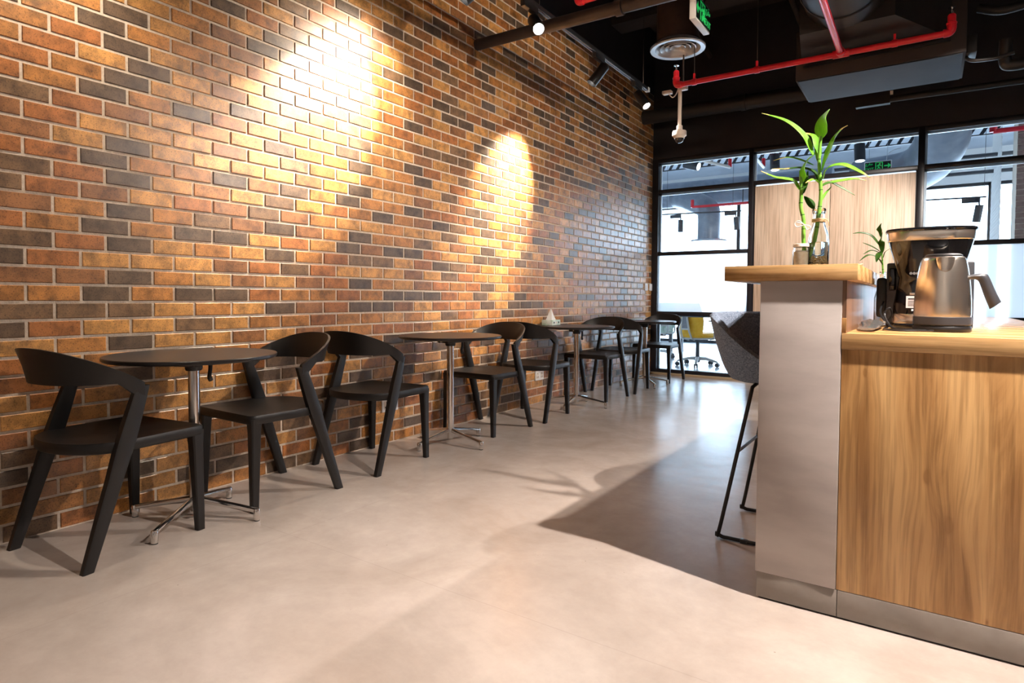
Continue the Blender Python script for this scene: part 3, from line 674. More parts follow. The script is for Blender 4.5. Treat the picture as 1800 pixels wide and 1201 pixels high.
# fan coil unit with round duct
fc = empty('fan_coil_unit', (2.06, 5.88, 2.9), label='large charcoal fan coil unit box hanging behind the red sprinkler pipe', cat='fan coil unit')
MB().box(0, 1.20, 0, .70, .004, .42).build('casing', 'ceil', fc, bevel=.006)
MB().box(.02, 1.18, .015, .685, -.004, .01).build('bottom_panel', 'fcu', fc, smooth=False)
MB().loft([[(.05, -.002, .13), (1.1, -.002, .13), (1.1, -.002, .41), (.05, -.002, .41)], [(.10, -.45, .22), (.75, -.45, .22), (.75, -.45, .76), (.10, -.45, .76)]]).build('transition', 'duct', fc)
MB().box(.06, 1.1, -.02, 0, .10, .115).build('flange', 'fcu', fc)
MB().tube([(.42, -.42, .50), (.42, -.9, .54), (.42, -3.0, .68)], .30, 32).build('round_duct', 'duct', fc)
for y in (-.62, -1.1, -1.7): MB().lathe([(.306, y - .012), (.312, y), (.306, y + .012)], (.42, 0, .477 - y * .068), 32, 'y', cap=False).build('duct_seam', 'duct', fc)
for x in (.02, 1.18):
    for y in (.05, .65): MB().tube([(x, y, .3), (x, y, ZC - 2.9)], .006, 6).build('threaded_rod', 'ceil', fc)
MB().box(1.20, 1.27, .1, .3, .02, .16).build('valve_bracket', 'duct', fc, bevel=.01)
MB().tube(bez([(1.2, .2, .02), (1.25, .15, -.03), (1.4, .15, -.04), (1.5, .15, -.02)], 6), .014, 8).build('copper_pipe', 'duct', fc)
MB().tube(bez([(1.28, .3, .42), (1.45, .28, .36), (1.75, .3, .42), (2.0, .3, .52)], 6), .035, 12).build('insulated_hose', 'duct', fc)
trap = MB().tube(bez([(1.45, .2, .10), (1.45, .2, -.06), (1.5, .2, -.1), (1.75, .2, -.09), (1.95, .2, -.05)], 6), .042, 12).build('drain_trap', 'duct', fc)
MB().box(1.71, 1.76, .1, .13, .06, .13).build('tag_plate', 'ivory', fc)
# dome camera on pole
dc = empty('dome_camera', (1.06, 5.80, 2.5), label='ivory dome camera hanging on a pole from the red pipe end', cat='camera')
MB().tube([(0, 0, .11), (0, 0, .49)], .018, 16).build('pole', 'ivory', dc)
MB().lathe([(.022, .11), (.028, .115), (.028, .15), (.02, .155)], n=20).build('collar', 'ivory', dc)
MB().lathe([(.001, .11), (.03, .108), (.062, .10), (.066, .09), (.066, .055), (.052, .045), (.048, .03), (.03, .028)], n=32).build('housing', 'ivory', dc)
MB().lathe([(.042, .032), (.040, .015), (.03, -.002), (.015, -.011), (.001, -.013)], n=28).build('dome', 'dome', dc)
MB().box(-.01, .07, -.03, .03, .48, .53).build('junction_box', 'ivory', dc, bevel=.008); MB().tube([(.03, .0, .53), (.03, 0, ZC - 2.5)], .008, 8).build('hanger_rod', 'ceil', dc)
sn = empty('small_sensor', (.95, 5.80, 2.97), label='small ivory sensor on a thin cable beside the pole of the dome camera', cat='sensor')
MB().box(-.06, .03, -.03, .03, 0, .03).build('body', 'ivory', sn, bevel=.006); MB().tube(bez([(.0, 0, 0), (.04, 0, -.04), (.08, 0, .0), (.1, 0, .08)], 6), .005, 6).build('cable', 'ivory', sn)

# ------------------------------------------------------------------ light track on the brick wall side + spot lamps
TX, TZ = .655, 3.10
tr = empty('light_track', (TX, 4.0, TZ), label='black light track hanging on thin wires along the brick wall', cat='light track')
MB().box(-.018, .018, -5.5, 1.97, 0, .035).build('rail', 'blackmetal', tr, bevel=.002)
for sx in (-1, 1): MB().box(sx * .012 - .003, sx * .012 + .003, -5.5, 1.97, -.003, .001).build('lip', 'silver', tr, smooth=False)
MB().box(-.02, .02, 1.97, 2.01, -.004, .037).build('end_cap', 'whiteplastic', tr)
for y in (-.1, 1.88): MB().tube([(0, y, .035), (0, y, ZC - TZ)], .002, 6).build('wire', 'silver', tr)
MB().box(-.016, .016, 1.74, 1.86, -.006, -.002).build('feed_plate', 'silver', tr, smooth=False)
tr2 = empty('light_track', (3.87, 2.0, 3.15), label='black light track above the staff side of the bar counter', cat='light track')
MB().box(-.018, .018, -4.5, 4.5, 0, .035).build('rail', 'blackmetal', tr2, bevel=.002)
for y in (-4, 0, 4): MB().tube([(0, y, .035), (0, y, ZC - 3.15)], .002, 6).build('wire', 'silver', tr2)
def spot_lamp(p, target, beams, col, label, lens='lens', rad=.03, body_len=.20, stem=.05, rec=.05):
    """beams: list of (power, cone angle, blend)"""
    t = empty('spot_lamp', p, label=label, cat='spotlight', group='track spot lamps')
    MB().box(-.02, .02, -.12, .06, -.045, .0).build('adapter', 'blackmetal', t, bevel=.003)
    MB().tube([(0, .04, -.045), (0, .04, -stem - .045)], .010, 10).build('stem', 'blackmetal', t)
    piv = Vector((0, .04, -stem - .05)); d = (Vector(target) - (Vector(p) + piv)).normalized()
    a = piv - d * .045; b = a + d * body_len
    sd = d.cross(Vector((0, 0, 1))).normalized(); su = sd.cross(d)
    rg_ = lambda c, r_: [c + (sd * cos(2 * pi * j / 28) + su * sin(2 * pi * j / 28)) * r_ for j in range(28)]
    MB().loft([rg_(a, .040), rg_(a + d * .004, .044), rg_(b - d * .002, .044), rg_(b, .043), rg_(b, .039), rg_(b - d * rec, .036)]).build('body', 'blackmetal', t)
    c = b - d * (rec - .001); MB().loft([rg_(c, .0355), rg_(c + d * .0015, .0355)]).build('lens', lens, t)
    for power, ang, blend in beams:
        l = bpy.data.lights.new('spot_light', 'SPOT'); l.energy = power; l.color = col; l.spot_size = ang; l.spot_blend = blend; l.shadow_soft_size = rad
        lo = bpy.data.objects.new('spot_light', l); link(lo, t); lo.location = b + d * (rad + .01)
        lo.rotation_euler = d.to_track_quat('-Z', 'Y').to_euler()
    return t
def tp(px_, py_): q = on(px_, py_, 2, TZ); return (TX, q.y, TZ)
spot_lamp(tp(932, 11), (2.7, 1.9, .6), [(90, R(75), .6)], NEUT, 'black spot lamp nearest the brown pipe, its bright lens turned to the viewer', rec=.012)
spot_lamp(tp(1053, 100), (0, 4.43, 1.90), [(1300, R(48), 1.0)], WARM, 'black spot lamp turned away towards the brick wall, middle of the track', rec=.08)
spot_lamp(tp(1116, 150), (2.4, 5.2, .6), [(80, R(60), .7)], NEUT, 'black spot lamp at the far end of the track beside the back wall', lens='lens2', rec=.01)
spot_lamp((TX, 3.15, TZ), (0, 2.52, 2.10), [(1150, R(46), 1.0), (110, R(100), 1.0)], WARM, 'black spot lamp above the large light pool on the bricks', rec=.08)
spot_lamp((TX, 1.2, TZ), (0, .8, 1.7), [(70, R(105), 1.0)], WARM, 'black spot lamp above the nearest chair', rec=.08)
spot_lamp((3.87, 1.87, 3.15), (2.9, 1.75, 0), [(860, R(86), .8)], NEUT, 'black spot lamp above the counter end, lighting the floor', rad=.022)
spot_lamp((3.87, 4.2, 3.15), (1.2, 3.5, 0), [(400, R(100), .7)], NEUT, 'black spot lamp farther along the track above the counter')
spot_lamp((3.87, 3.0, 3.15), (0, 4.7, 2.5), [(300, R(84), 1.0)], WARM, 'added black fill lamp above the counter, brightening the upper bricks')  # fill lamp added to lift the dark upper part of the brick wall
spot_lamp((3.87, 4.9, 3.15), (1.9, 7.85, 1.25), [(800, R(50), .8)], NEUT, 'black spot lamp above the counter, turned to the pale wood panels')
spot_lamp((3.87, -.6, 3.15), (2.6, -4.0, 1.0), [(260, R(110), .5)], NEUT, 'added black fill lamp behind the viewer, brightening the near wall')  # unseen lamp added so the steel reflects a brighter wall behind the viewer

# ================================================================== CHAIRS
def sq(c, hx, hy, rot=0, ch=.25):
    """rectangle ring with cut corners in the horizontal plane"""
    pts = []
    for sx, sy in ((1, 1), (-1, 1), (-1, -1), (1, -1)):
        a = (sx * hx, sy * hy * (1 - ch)); b = (sx * hx * (1 - ch), sy * hy)
        pts += [a, b] if sx * sy > 0 else [b, a]
    return [(c[0] + x, c[1] + y, c[2]) for x, y in pts]
def make_chair():
    t = empty('dining_chair', cat='chair', group='black chairs along the brick wall')
    def lerp(a, b, q): return tuple(a[i] + (b[i] - a[i]) * q for i in range(3))
    for s in (-1, 1):
        f0 = (s * .243, -.235, 0); f1 = (s * .232, -.015, .655)
        rings = []
        for q, hy, hx in ((0, .020, .014), (.25, .025, .0155), (.5, .029, .017), (.66, .034, .018), (.75, .033, .0175), (.9, .029, .016), (1.0, .026, .013)):
            rings.append(sq(lerp(f0, f1, q), hx, hy))
        MB().loft(rings).build('rear_leg', 'plastic', t)
        g0 = (s * .223, .236, 0); g1 = (s * .213, .226, .435)
        MB().loft([sq(lerp(g0, g1, q), hx, hy) for q, hx, hy in ((0, .014, .017), (.5, .018, .021), (.85, .022, .024), (1, .026, .028))]).build('front_leg', 'plastic', t)
    # seat
    def outline(k, z):
        pts = []
        hw, fy = .240, .258
        for j in range(8):                       # front right corner
            a = j / 7 * pi / 2; pts.append((hw - .03 + .03 * sin(a) , fy - .03 + .03 * cos(a)))
        pts = pts[::-1][::-1]
        for j in range(17):                      # rear arc
            a = j / 16 * pi; pts.append((hw * cos(a) * 1.0, -.045 - .195 * sin(a) ** .85))
        for j in range(8):
            a = j / 7 * pi / 2; pts.append((-(hw - .03 + .03 * cos(a)), fy - .03 + .03 * sin(a)))
        return [(x * k, (y - .01) * k + .01, z) for x, y in pts]
    rings = [outline(.93, .412), outline(.975, .410), outline(1.0, .416), outline(1.0, .446), outline(.985, .452), outline(.93, .450), outline(.7, .443), outline(.35, .440), outline(.05, .440)]
    MB().loft(rings).build('seat', 'plastic', t, ang=55)
    # backrest band
    rings = []; N_ = 36
    for i in range(N_ + 1):
        th = pi * i / N_; sn = sin(th); q = sn ** .75 if sn > 0 else 0
        x = .232 * (abs(cos(th)) ** .85) * (1 if cos(th) >= 0 else -1); y = -.012 - .240 * sn ** .9 if sn > 0 else -.012
        zt = .668 + .142 * sn ** .85 if sn > 0 else .668; zb = .600 + .072 * min(1, sn * 3.0)
        nrm = Vector((cos(th) * .9, -sn, 0)); nrm.normalize() if nrm.length else None
        flare = .036 * q; th_ = .008 + .006 * (1 - q)
        o_t = Vector((x, y, zt)) + nrm * (flare + th_); i_t = Vector((x, y, zt)) + nrm * (flare - th_ * .3)
        o_m = Vector((x, y, (zt + zb) / 2)) + nrm * (flare * .35 + th_ * 1.2); i_m = Vector((x, y, (zt + zb) / 2)) + nrm * (flare * .3 - th_)
        o_b = Vector((x, y, zb)) + nrm * th_; i_b = Vector((x, y, zb)) - nrm * th_
        rings.append([o_t, i_t, i_m, i_b, o_b, o_m])
    MB().loft(rings).build('backrest', 'plastic', t, ang=60)
    return t
chair = make_chair()
spots = [((.30, 1.154), 8, 'black plastic chair nearest the viewer, facing the first table from its near side'),
         ((.278, 1.912), 179, 'black plastic chair on the far side of the nearest table'),
         ((.272, 2.622), 4.6, 'black plastic chair back to back with the nearest table\'s far chair, facing the second table'),
         ((.275, 3.80), 180, 'black plastic chair on the far side of the second table'),
         ((.287, 4.422), 4, 'black plastic chair in front of the table with the tissue box'),
         ((.295, 5.63), 180, 'black plastic chair on the far side of the table with the tissue box'),
         ((.29, 6.255), 3, 'black plastic chair on the near side of the last table'),
         ((.325, 7.28), 180, 'black plastic chair in the corner by the glass partition, last in the row')]
for i, ((x, y), a, lab) in enumerate(spots):
    o = chair if i == 0 else copy_tree(chair)
    o.location = (x, y, 0); o.rotation_euler = (0, 0, R(a)); o['label'] = lab
# ================================================================== TABLES
def make_table():
    t = empty('cafe_table', cat='table', group='round cafe tables along the brick wall')
    MB().lathe([(.001, .722), (.30, .722), (.343, .727), (.35, .733), (.35, .742), (.347, .745), (.001, .745)], n=72).build('tabletop', 'laminate', t, ang=25)
    MB().lathe([(.001, .03), (.017, .03), (.019, .035), (.019, .085), (.024, .09), (.024, .70), (.001, .70)], n=28).build('column', 'chrome', t)
    MB().box(-.05, .05, -.075, .075, .694, .722).build('bracket', 'blackmetal', t, bevel=.006)
    MB().lathe([(.032, .672), (.036, .68), (.036, .70), (.001, .70)], n=24).build('column_socket', 'blackmetal', t)
    lv = MB().tube(bez([(.02, .075, .708), (.02, .095, .70), (.02, .098, .67), (.02, .09, .635), (.02, .10, .615)], 6), [.009] * 20 + [.011] * 5, 10).build('lever', 'blackmetal', t)
    MB().tube([(0, -.09, .706), (0, -.072, .706)], .007, 8).build('hinge_bolt', 'silver', t)
    for i in range(4):
        a = i * pi / 2; d = Vector((cos(a), sin(a), 0)); s_ = Vector((-sin(a), cos(a), 0)); z = Vector((0, 0, 1))
        rings = []
        for q, zz, hw, hh in ((.012, .092, .012, .017), (.1, .078, .0125, .014), (.2, .062, .0125, .0125), (.28, .047, .0125, .0115), (.297, .044, .0115, .010)):
            c = d * q + z * zz; rings.append([c + s_ * hw * cos(u) + z * hh * sin(u) for u in [2 * pi * j / 12 for j in range(12)]])
        ft = MB().loft(rings).build('foot', 'chrome', t)
        c = d * .285
        MB().lathe([(.013, .004), (.0145, .01), (.0145, .05), (.012, .055)], c, 16).build('foot_post', 'chrome', ft)
        MB().lathe([(.013, .0), (.013, .006)], c, 16).build('glide', 'blackmetal', ft)
    return t
table = make_table()
for i, ((x, y), a, lab) in enumerate([((.35, 1.476), 30, 'round black cafe table nearest the viewer, on a chrome column'), ((.36, 3.25), -5, 'second round black cafe table from the viewer'),
                                     ((.37, 5.06), 8, 'round black cafe table with a tissue box on it'), ((.36, 6.75), 45, 'round black cafe table farthest away, by the glass partition')]):
    o = table if i == 0 else copy_tree(table)
    o.location = (x, y, 0); o.rotation_euler = (0, 0, R(a)); o['label'] = lab
# tissue box
tb = empty('tissue_box', (.10, 5.05, .745), R(8), 'pale green tissue box with a white tissue sticking up', 'tissue box')
MB().box(-.055, .055, -.10, .10, 0, .05).build('carton', 'mint', tb, bevel=.003)
MB().loft([[(-.03, -.06, .05), (.03, -.06, .05), (.03, .05, .05), (-.03, .05, .05)], [(-.022, -.03, .09), (.02, -.035, .085), (.018, .02, .09), (-.02, .02, .085)], [(-.006, -.012, .15), (.006, -.01, .148), (.006, -.002, .15), (-.006, 0, .148)]]).build('tissue', 'tissue', tb)
for q, mt_ in ((-.06, 'ink'), (.0, 'paper'), (.055, 'ink')): MB().box(.055, .0562, q - .012, q + .012, .018, .034).build('print_mark', mt_, tb, smooth=False)
# wall sockets
def socket(p, w_, h_, label, slots=True):
    t = empty('wall_socket', p, 0, label, 'socket')
    MB().box(0, .012, -w_ / 2, w_ / 2, -h_ / 2, h_ / 2).build('plate', 'whiteplastic', t, bevel=.002)
    for s_ in (-1, 1):
        MB().box(.0115, .0135, s_ * w_ / 4 - w_ * .16, s_ * w_ / 4 + w_ * .16, -h_ * .30, h_ * .34).build('module', 'ivory', t, bevel=.0008)
        if slots:
            for a, b in ((0, .02), (-.012, -.012), (.012, -.012)): MB().box(.0135, .0142, s_ * w_ / 4 + a - .003, s_ * w_ / 4 + a + .003, b - .006, b + .006).build('slot', 'ink', t, smooth=False)
socket((.006, 3.02, .263), .148, .088, 'white double socket low on the bricks behind the third chair')
socket((.006, 4.985, .264), .148, .088, 'white double socket low on the bricks below the tissue box table')
for y, lab in ((7.64, 'white light switch at mid height left of the corner'), (7.80, 'white light switch at mid height right in the wall corner')):
    t = empty('light_switch', (.006, y, 1.15), 0, lab, 'switch')
    MB().box(0, .012, -.045, .045, -.045, .045).build('plate', 'whiteplastic', t, bevel=.002); MB().box(.012, .017, -.02, .02, -.03, .03).build('rocker', 'whiteplastic', t, bevel=.001)

# ================================================================== BAR COUNTER
bc = empty('bar_counter', (0, 0, 0), label='bar counter with a concrete-look end, oak front panel and stone kickboard', cat='counter')
CX0, CX1, CY = 2.603, 2.843, 2.150
MB().box(CX0, CX1, CY, CY + .10, .092, 1.064).build('concrete_gable', 'concrete', bc, bevel=.0015)
MB().box(CX0 + .004, CX1 + .004, CY + .004, CY + .10, .006, .090).build('kickboard', 'kick', bc, bevel=.001)
MB().box(CX1 + .006, 3.46, CY + .004, CY + .06, .006, .090).build('kickboard', 'kick', bc, bevel=.001)
MB().box(CX0 + .01, 3.45, CY + .012, CY + .06, 0, .01).build('shadow_gap', 'ink', bc, smooth=False)
MB().box(CX1 + .002, 3.46, CY + .005, CY + .04, .092, .85).build('oak_front_panel', 'oak_v', bc, bevel=.001)
MB().box(CX1 - .024, CX1 - .002, CY + .10, 4.85, .0, 1.064).build('bar_front', 'oak_v', bc, smooth=False)
MB().box(CX1 - .002, CX1 + .012, CY + .008, 4.85, .902, 1.064).build('inner_board', 'walnut', bc, smooth=False)
MB().box(CX1 - .004, CX1 + .013, CY + .003, CY + .012, .902, .948).build('edge_strip', 'oak_v', bc, bevel=.001)
MB().box(3.44, 3.46, CY + .04, 4.85, .0, .85).build('staff_side_panel', 'blackwall', bc, smooth=False)
MB().box(2.845, 3.46, 4.83, 4.85, .0, .85).build('far_end_panel', 'oak_v', bc, smooth=False)
tag(MB().box(2.488, 2.885, CY - .010, 4.88, 1.065, 1.115).build('raised_worktop', 'oak_x', bevel=.0015), 'thick oak bar top overhanging the raised end of the counter', 'worktop')
tag(MB().box(CX1 + .001, 3.47, CY - .001, 4.86, .851, .901).build('worktop', 'oak_x', bevel=.0015), 'oak worktop carrying the kettle and the coffee machine', 'worktop')

# ------------------------------------------------------------------ bar stool
st = empty('bar_stool', (2.50, 2.81, 0), 0, 'grey woven bucket bar stool on a black wire frame beside the counter', 'stool')
for s in (-1, 1):
    y = s * .205
    MB().tube(bez([(-.02, s * .10, .655), (-.03, s * .15, .64)], 2) + bez([(-.035, s * .165, .60), (-.135, y, .06), (-.148, y, .025), (-.13, y, .010), (-.10, y, .009)], 8) + bez([(.05, y, .009), (.17, y, .009), (.19, y, .012), (.20, y, .03), (.19, y, .06), (.10, s * .165, .60)], 8), .008, 10).build('side_frame', 'blackmetal', st)
    for x in (-.04, .12): MB().box(x - .015, x + .015, y - .01, y + .01, .0, .017).build('floor_glide', 'darkgrey', st, bevel=.003)
MB().tube([(.155, -.19, .27), (.155, .19, .27)], .008, 10).build('footrest', 'blackmetal', st)
MB().tube([(-.078, -.183, .37), (-.078, .183, .37)], .007, 10).build('cross_bar', 'blackmetal', st)
def sstep(a, b, x): x = min(1, max(0, (x - a) / (b - a))); return x * x * (3 - 2 * x)
def shell_ring(q, off):
    """section of the bucket from the bottom (q=0) to the rim (q=1); back towards -x"""
    pts = []
    for j in range(48):
        a = 2 * pi * j / 48; fx, fy = cos(a), sin(a); back = (1 - fx) / 2
        rim = .715 + .22 * sstep(.0, .85, back)
        z = .655 + (rim - .655) * q + (off if q < .05 else 0)
        g = (z - .655) / .28
        rx = .115 + .095 * max(0, g) ** .62 - off + (.05 * (1 - back) if fx > 0 else 0); ry = .130 + .125 * max(0, g) ** .5 - off
        pts.append((fx * rx - .02, fy * ry, z))
    return pts
r0 = shell_ring(0, 0)
rings = [[(p[0] * .05, p[1] * .05, .648) for p in r0], [(p[0] * .8, p[1] * .8, .648) for p in r0]] + [shell_ring(q, 0) for q in (.02, .08, .18, .3, .45, .6, .75, .9, 1.0)]
mid = shell_ring(1.0, .018); rings.append([(p[0], p[1], p[2] + .012) for p in mid])
rings += [shell_ring(q, .036) for q in (1.0, .9, .75, .6, .45, .32)]
r1 = shell_ring(.32, .036); rings.append([(p[0] * .9, p[1] * .9, .700) for p in r1]); rings.append([(p[0] * .05, p[1] * .05, .705) for p in r1])
MB().loft(rings).build('bucket_seat', 'fabric', st, ang=70).rotation_euler = (0, 0, R(-24))

# ------------------------------------------------------------------ kettle
kt = empty('kettle', (3.103, 2.50, .901), R(4), 'brushed steel electric kettle standing in front of the coffee machine', 'kettle')
def rbox(rx, ry, z, e=.55, n=40, dx=0): return [(dx + rx * (abs(cos(a)) ** e) * (1 if cos(a) >= 0 else -1), ry * (abs(sin(a)) ** e) * (1 if sin(a) >= 0 else -1), z) for a in [2 * pi * j / n for j in range(n)]]
MB().lathe([(.001, 0), (.078, 0), (.081, .004), (.081, .016), (.078, .02), (.001, .02)], n=48).build('power_base', 'blackmetal', kt)
MB().lathe([(.001, .021), (.078, .021), (.0815, .025), (.0815, .048), (.079, .050), (.001, .05)], n=48).build('plastic_foot', 'darkgrey', kt)
MB().lathe([(.079, .049), (.0805, .06), (.0795, .10), (.076, .15), (.070, .20), (.064, .232), (.0595, .243), (.055, .2465), (.001, .2465)], n=56).build('body', 'steel', kt)
MB().lathe([(.052, .247), (.052, .252), (.046, .256), (.001, .258)], n=40).build('lid', 'blackmetal', kt)
# spout facing the viewer (-y)
rings = []
for z, r_, out in ((.243, .026, .014), (.225, .024, .011), (.205, .019, .007), (.19, .012, .003), (.182, .004, .0)):
    rb_ = .0795 - (z - .1) * .095 if z < .2 else .070 - (z - .2) * .2
    rings.append([(r_ * cos(a), -rb_ + .006 - (out + .002) * sin(a) * (1 if sin(a) > 0 else .2), z) for a in [2 * pi * j / 20 for j in range(20)]])
MB().loft(rings).build('spout', 'steel', kt)
hp = [(.062, 0, .178), (.085, .0, .182), (.104, 0, .179), (.113, 0, .162), (.124, 0, .13), (.136, 0, .10), (.141, 0, .088)]
hr = []
for i, p in enumerate(bez(hp, 5)):
    q = i / 30; hw = .013 + .003 * sin(q * pi); hh = .011 + .004 * q
    hr.append([(p[0] + hh * cos(u), hw * sin(u), p[2] + hh * .8 * cos(u)) for u in [2 * pi * j / 12 for j in range(12)]])
MB().loft(hr).build('handle', 'darkgrey', kt)

# ------------------------------------------------------------------ coffee machine
cm = empty('coffee_machine', (3.065, 2.76, .901), 0, 'black drip coffee machine with a wide steel-rimmed funnel top and printed label', 'coffee machine')
MB().box(-.136, .136, .02, .17, .0, .245).build('rear_housing', 'darkgrey', cm, bevel=.006)
MB().box(-.128, -.105, .012, .022, .14, .225).build('water_gauge_frame', 'smoke', cm, bevel=.004)
MB().box(-.17, -.134, .03, .15, .035, .19).build('side_module', 'blackmetal', cm, bevel=.012)
def cring(w_, d_, z, yc=0.0, e=.6): return [(w_ * (abs(cos(a)) ** e) * (1 if cos(a) >= 0 else -1), yc + d_ * (abs(sin(a)) ** e) * (1 if sin(a) >= 0 else -1), z) for a in [2 * pi * j / 48 for j in range(48)]]
MB().loft([cring(.115, .10, .0), cring(.117, .102, .004), cring(.117, .102, .014), cring(.113, .098, .018)]).build('foot', 'smoke', cm)
MB().loft([cring(.113, .098, .018), cring(.114, .099, .022), cring(.114, .099, .050), cring(.112, .097, .053)]).build('steel_base_band', 'steel', cm)
MB().loft([cring(.112, .097, .053), cring(.110, .096, .09), cring(.104, .092, .13), cring(.098, .088, .165), cring(.096, .086, .185), cring(.102, .09, .21), cring(.113, .10, .25), cring(.124, .11, .29), cring(.131, .116, .318)]).build('gloss_body', 'smoke', cm)
MB().loft([cring(.131, .116, .318), cring(.134, .119, .321), cring(.138, .122, .352), cring(.136, .12, .356)]).build('steel_rim', 'steel', cm)
MB().loft([cring(.14, .124, .352), cring(.142, .126, .356), cring(.14, .124, .363), cring(.12, .105, .366)]).build('lid', 'smoke', cm)
lb = MB().box(-.068, .01, -.1015, -.0985, .075, .118).build('label', 'paper', cm, smooth=False)
for i, (w_, z) in enumerate(((.05, .108), (.062, .100), (.06, .0945), (.062, .089), (.05, .0835))): MB().box(-.062, -.062 + w_, -.1022, -.1014, z - (.0022 if i == 0 else .0009), z + (.0022 if i == 0 else .0009)).build('printed_line', 'ink', lb, smooth=False)
MB().box(-.058, -.012, -.1015, -.0975, .121, .131).build('logo_plate', 'silver', cm, bevel=.002)
for x in (-.048, -.038, -.030, -.02, -.008): MB().box(x - .003, x + .003, -.1012, -.0985, .064, .071).build('white_print', 'whiteplastic', cm, smooth=False)
MB().tube(bez([(-.04, -.085, .315), (-.02, -.10, .30), (.03, -.105, .295), (.06, -.098, .27)], 6), .003, 8).build('gloss_trim', 'silver', cm)
for x in (-.055, -.045, -.035): MB().lathe([(.005, -.099), (.005, -.096), (.001, -.096)], (x, .0, .20), 10, 'y').build('button', 'silver', cm)
# cables
def cable(name, pts, r, label): return tag(MB().tube(bez(pts, 8), r, 8).build(name, 'blackmetal'), label, 'cable')
cable('power_cable', [(2.92, 2.80, 1.0), (2.915, 2.70, .96), (2.935, 2.62, .93), (2.955, 2.60, .95), (2.95, 2.58, .975), (2.935, 2.575, .95), (2.96, 2.52, .91), (3.0, 2.46, .906), (3.06, 2.42, .906)], .004, 'looped black cable running from the coffee machine to the kettle base')
cable('power_cable', [(2.945, 2.60, .906), (2.94, 2.5, .906), (2.945, 2.42, .906), (2.97, 2.36, .906), (3.02, 2.36, .906), (3.08, 2.40, .906)], .003, 'thin black cable lying along the front of the worktop')
fp = empty('foil_pouch', (2.90, 2.50, .901), R(0), 'crumpled silver pouch lying against the inner bar board', 'pouch')
rings = []
for i in range(13):
    y = -.25 + i * .045; q = sin(pi * i / 12); y *= .75; rings.append([(.036 * cos(a) * (.6 + .4 * q), y, .003 + (.008 + .020 * q) * (.5 + .5 * sin(a)) * (1 + .22 * sin(i * 2.1 + a * 3))) for a in [2 * pi * j / 14 for j in range(14)]])
MB().loft(rings).build('pouch_body', 'foil', fp); MB().box(-.025, .025, -.21, -.18, .008, .012).build('sealed_end', 'foil', fp)
MB().box(-.022, -.018, -.12, .12, .022, .028).build('black_stripe', 'ink', fp, smooth=False)

# ------------------------------------------------------------------ lucky bamboo
def leaf(pix, wmax, parent, y0, y1, mt='leaf', tip=None, peak=.42):
    n = len(pix)
    pts = [on(x, y, 1, y0 + (y1 - y0) * (i / (n - 1))) for i, (x, y) in enumerate(pix)]
    C_ = bez(pts, 7); rows = []; k = len(C_)
    for i, p in enumerate(C_):
        q = i / (k - 1); t = (C_[min(i + 1, k - 1)] - C_[max(i - 1, 0)]).normalized()
        up = Vector((0, -.55, .83)); s_ = t.cross(up)
        if s_.length < .05: s_ = Vector((1, 0, 0))
        s_.normalize(); nn = s_.cross(t).normalized()
        wq = wmax * (.10 + .90 * (sin(pi * min(1, (q + .02) ** (math.log(.5) / math.log(peak)))) ** .85)) * (1 if q < .97 else .4)
        rows.append((p, s_ * wq / 2, nn * wq * .13, nn * .0007))
    inv = parent.matrix_world.inverted() if False else Matrix.Translation(-parent.location)
    mb = MB(); rings = []
    for p, s_, f_, th in rows:
        rings.append([inv @ (p - s_ + f_ + th), inv @ (p + th), inv @ (p + s_ + f_ + th), inv @ (p + s_ + f_ - th), inv @ (p - th), inv @ (p - s_ + f_ - th)])
    cut = int(len(rings) * tip) if tip else len(rings)
    mb.loft(rings[:cut]); o = mb.build('leaf', mt, parent, ang=60)
    if tip: MB().loft(rings[cut - 1:]).build('leaf_tip', 'leaftip', o, ang=60)
def stemtube(pix, rs, parent, Y):
    pts = [on(x, y, 1, Y) - parent.location for x, y in pix]; C_ = bez(pts, 8); k = len(C_)
    rr = [rs[0] + (rs[1] - rs[0]) * i / (k - 1) for i in range(k)]
    o = MB().tube(C_, rr, 14).build('stem', 'stem', parent)
    for i in range(5, k - 4, 7):
        d = (C_[i + 1] - C_[i]).normalized(); MB().tube([C_[i] - d * .0015, C_[i], C_[i] + d * .0015], [rr[i] * 1.0, rr[i] * 1.14, rr[i] * 1.0], 14).build('node_ring', 'leafdark', o)
Z = lambda x, y: (1330 + x / 4.005, 180 + y / 4.005)
YPL = 2.36
pa = empty('bamboo_plant', (2.745, YPL, 1.12), label='tall lucky bamboo with long bright leaves standing in the glass bottle', cat='plant')
stemtube([Z(375, 1110), Z(408, 970), Z(438, 790), Z(452, 650), Z(446, 520), Z(440, 400), Z(452, 240)], (.0075, .005), pa, YPL)
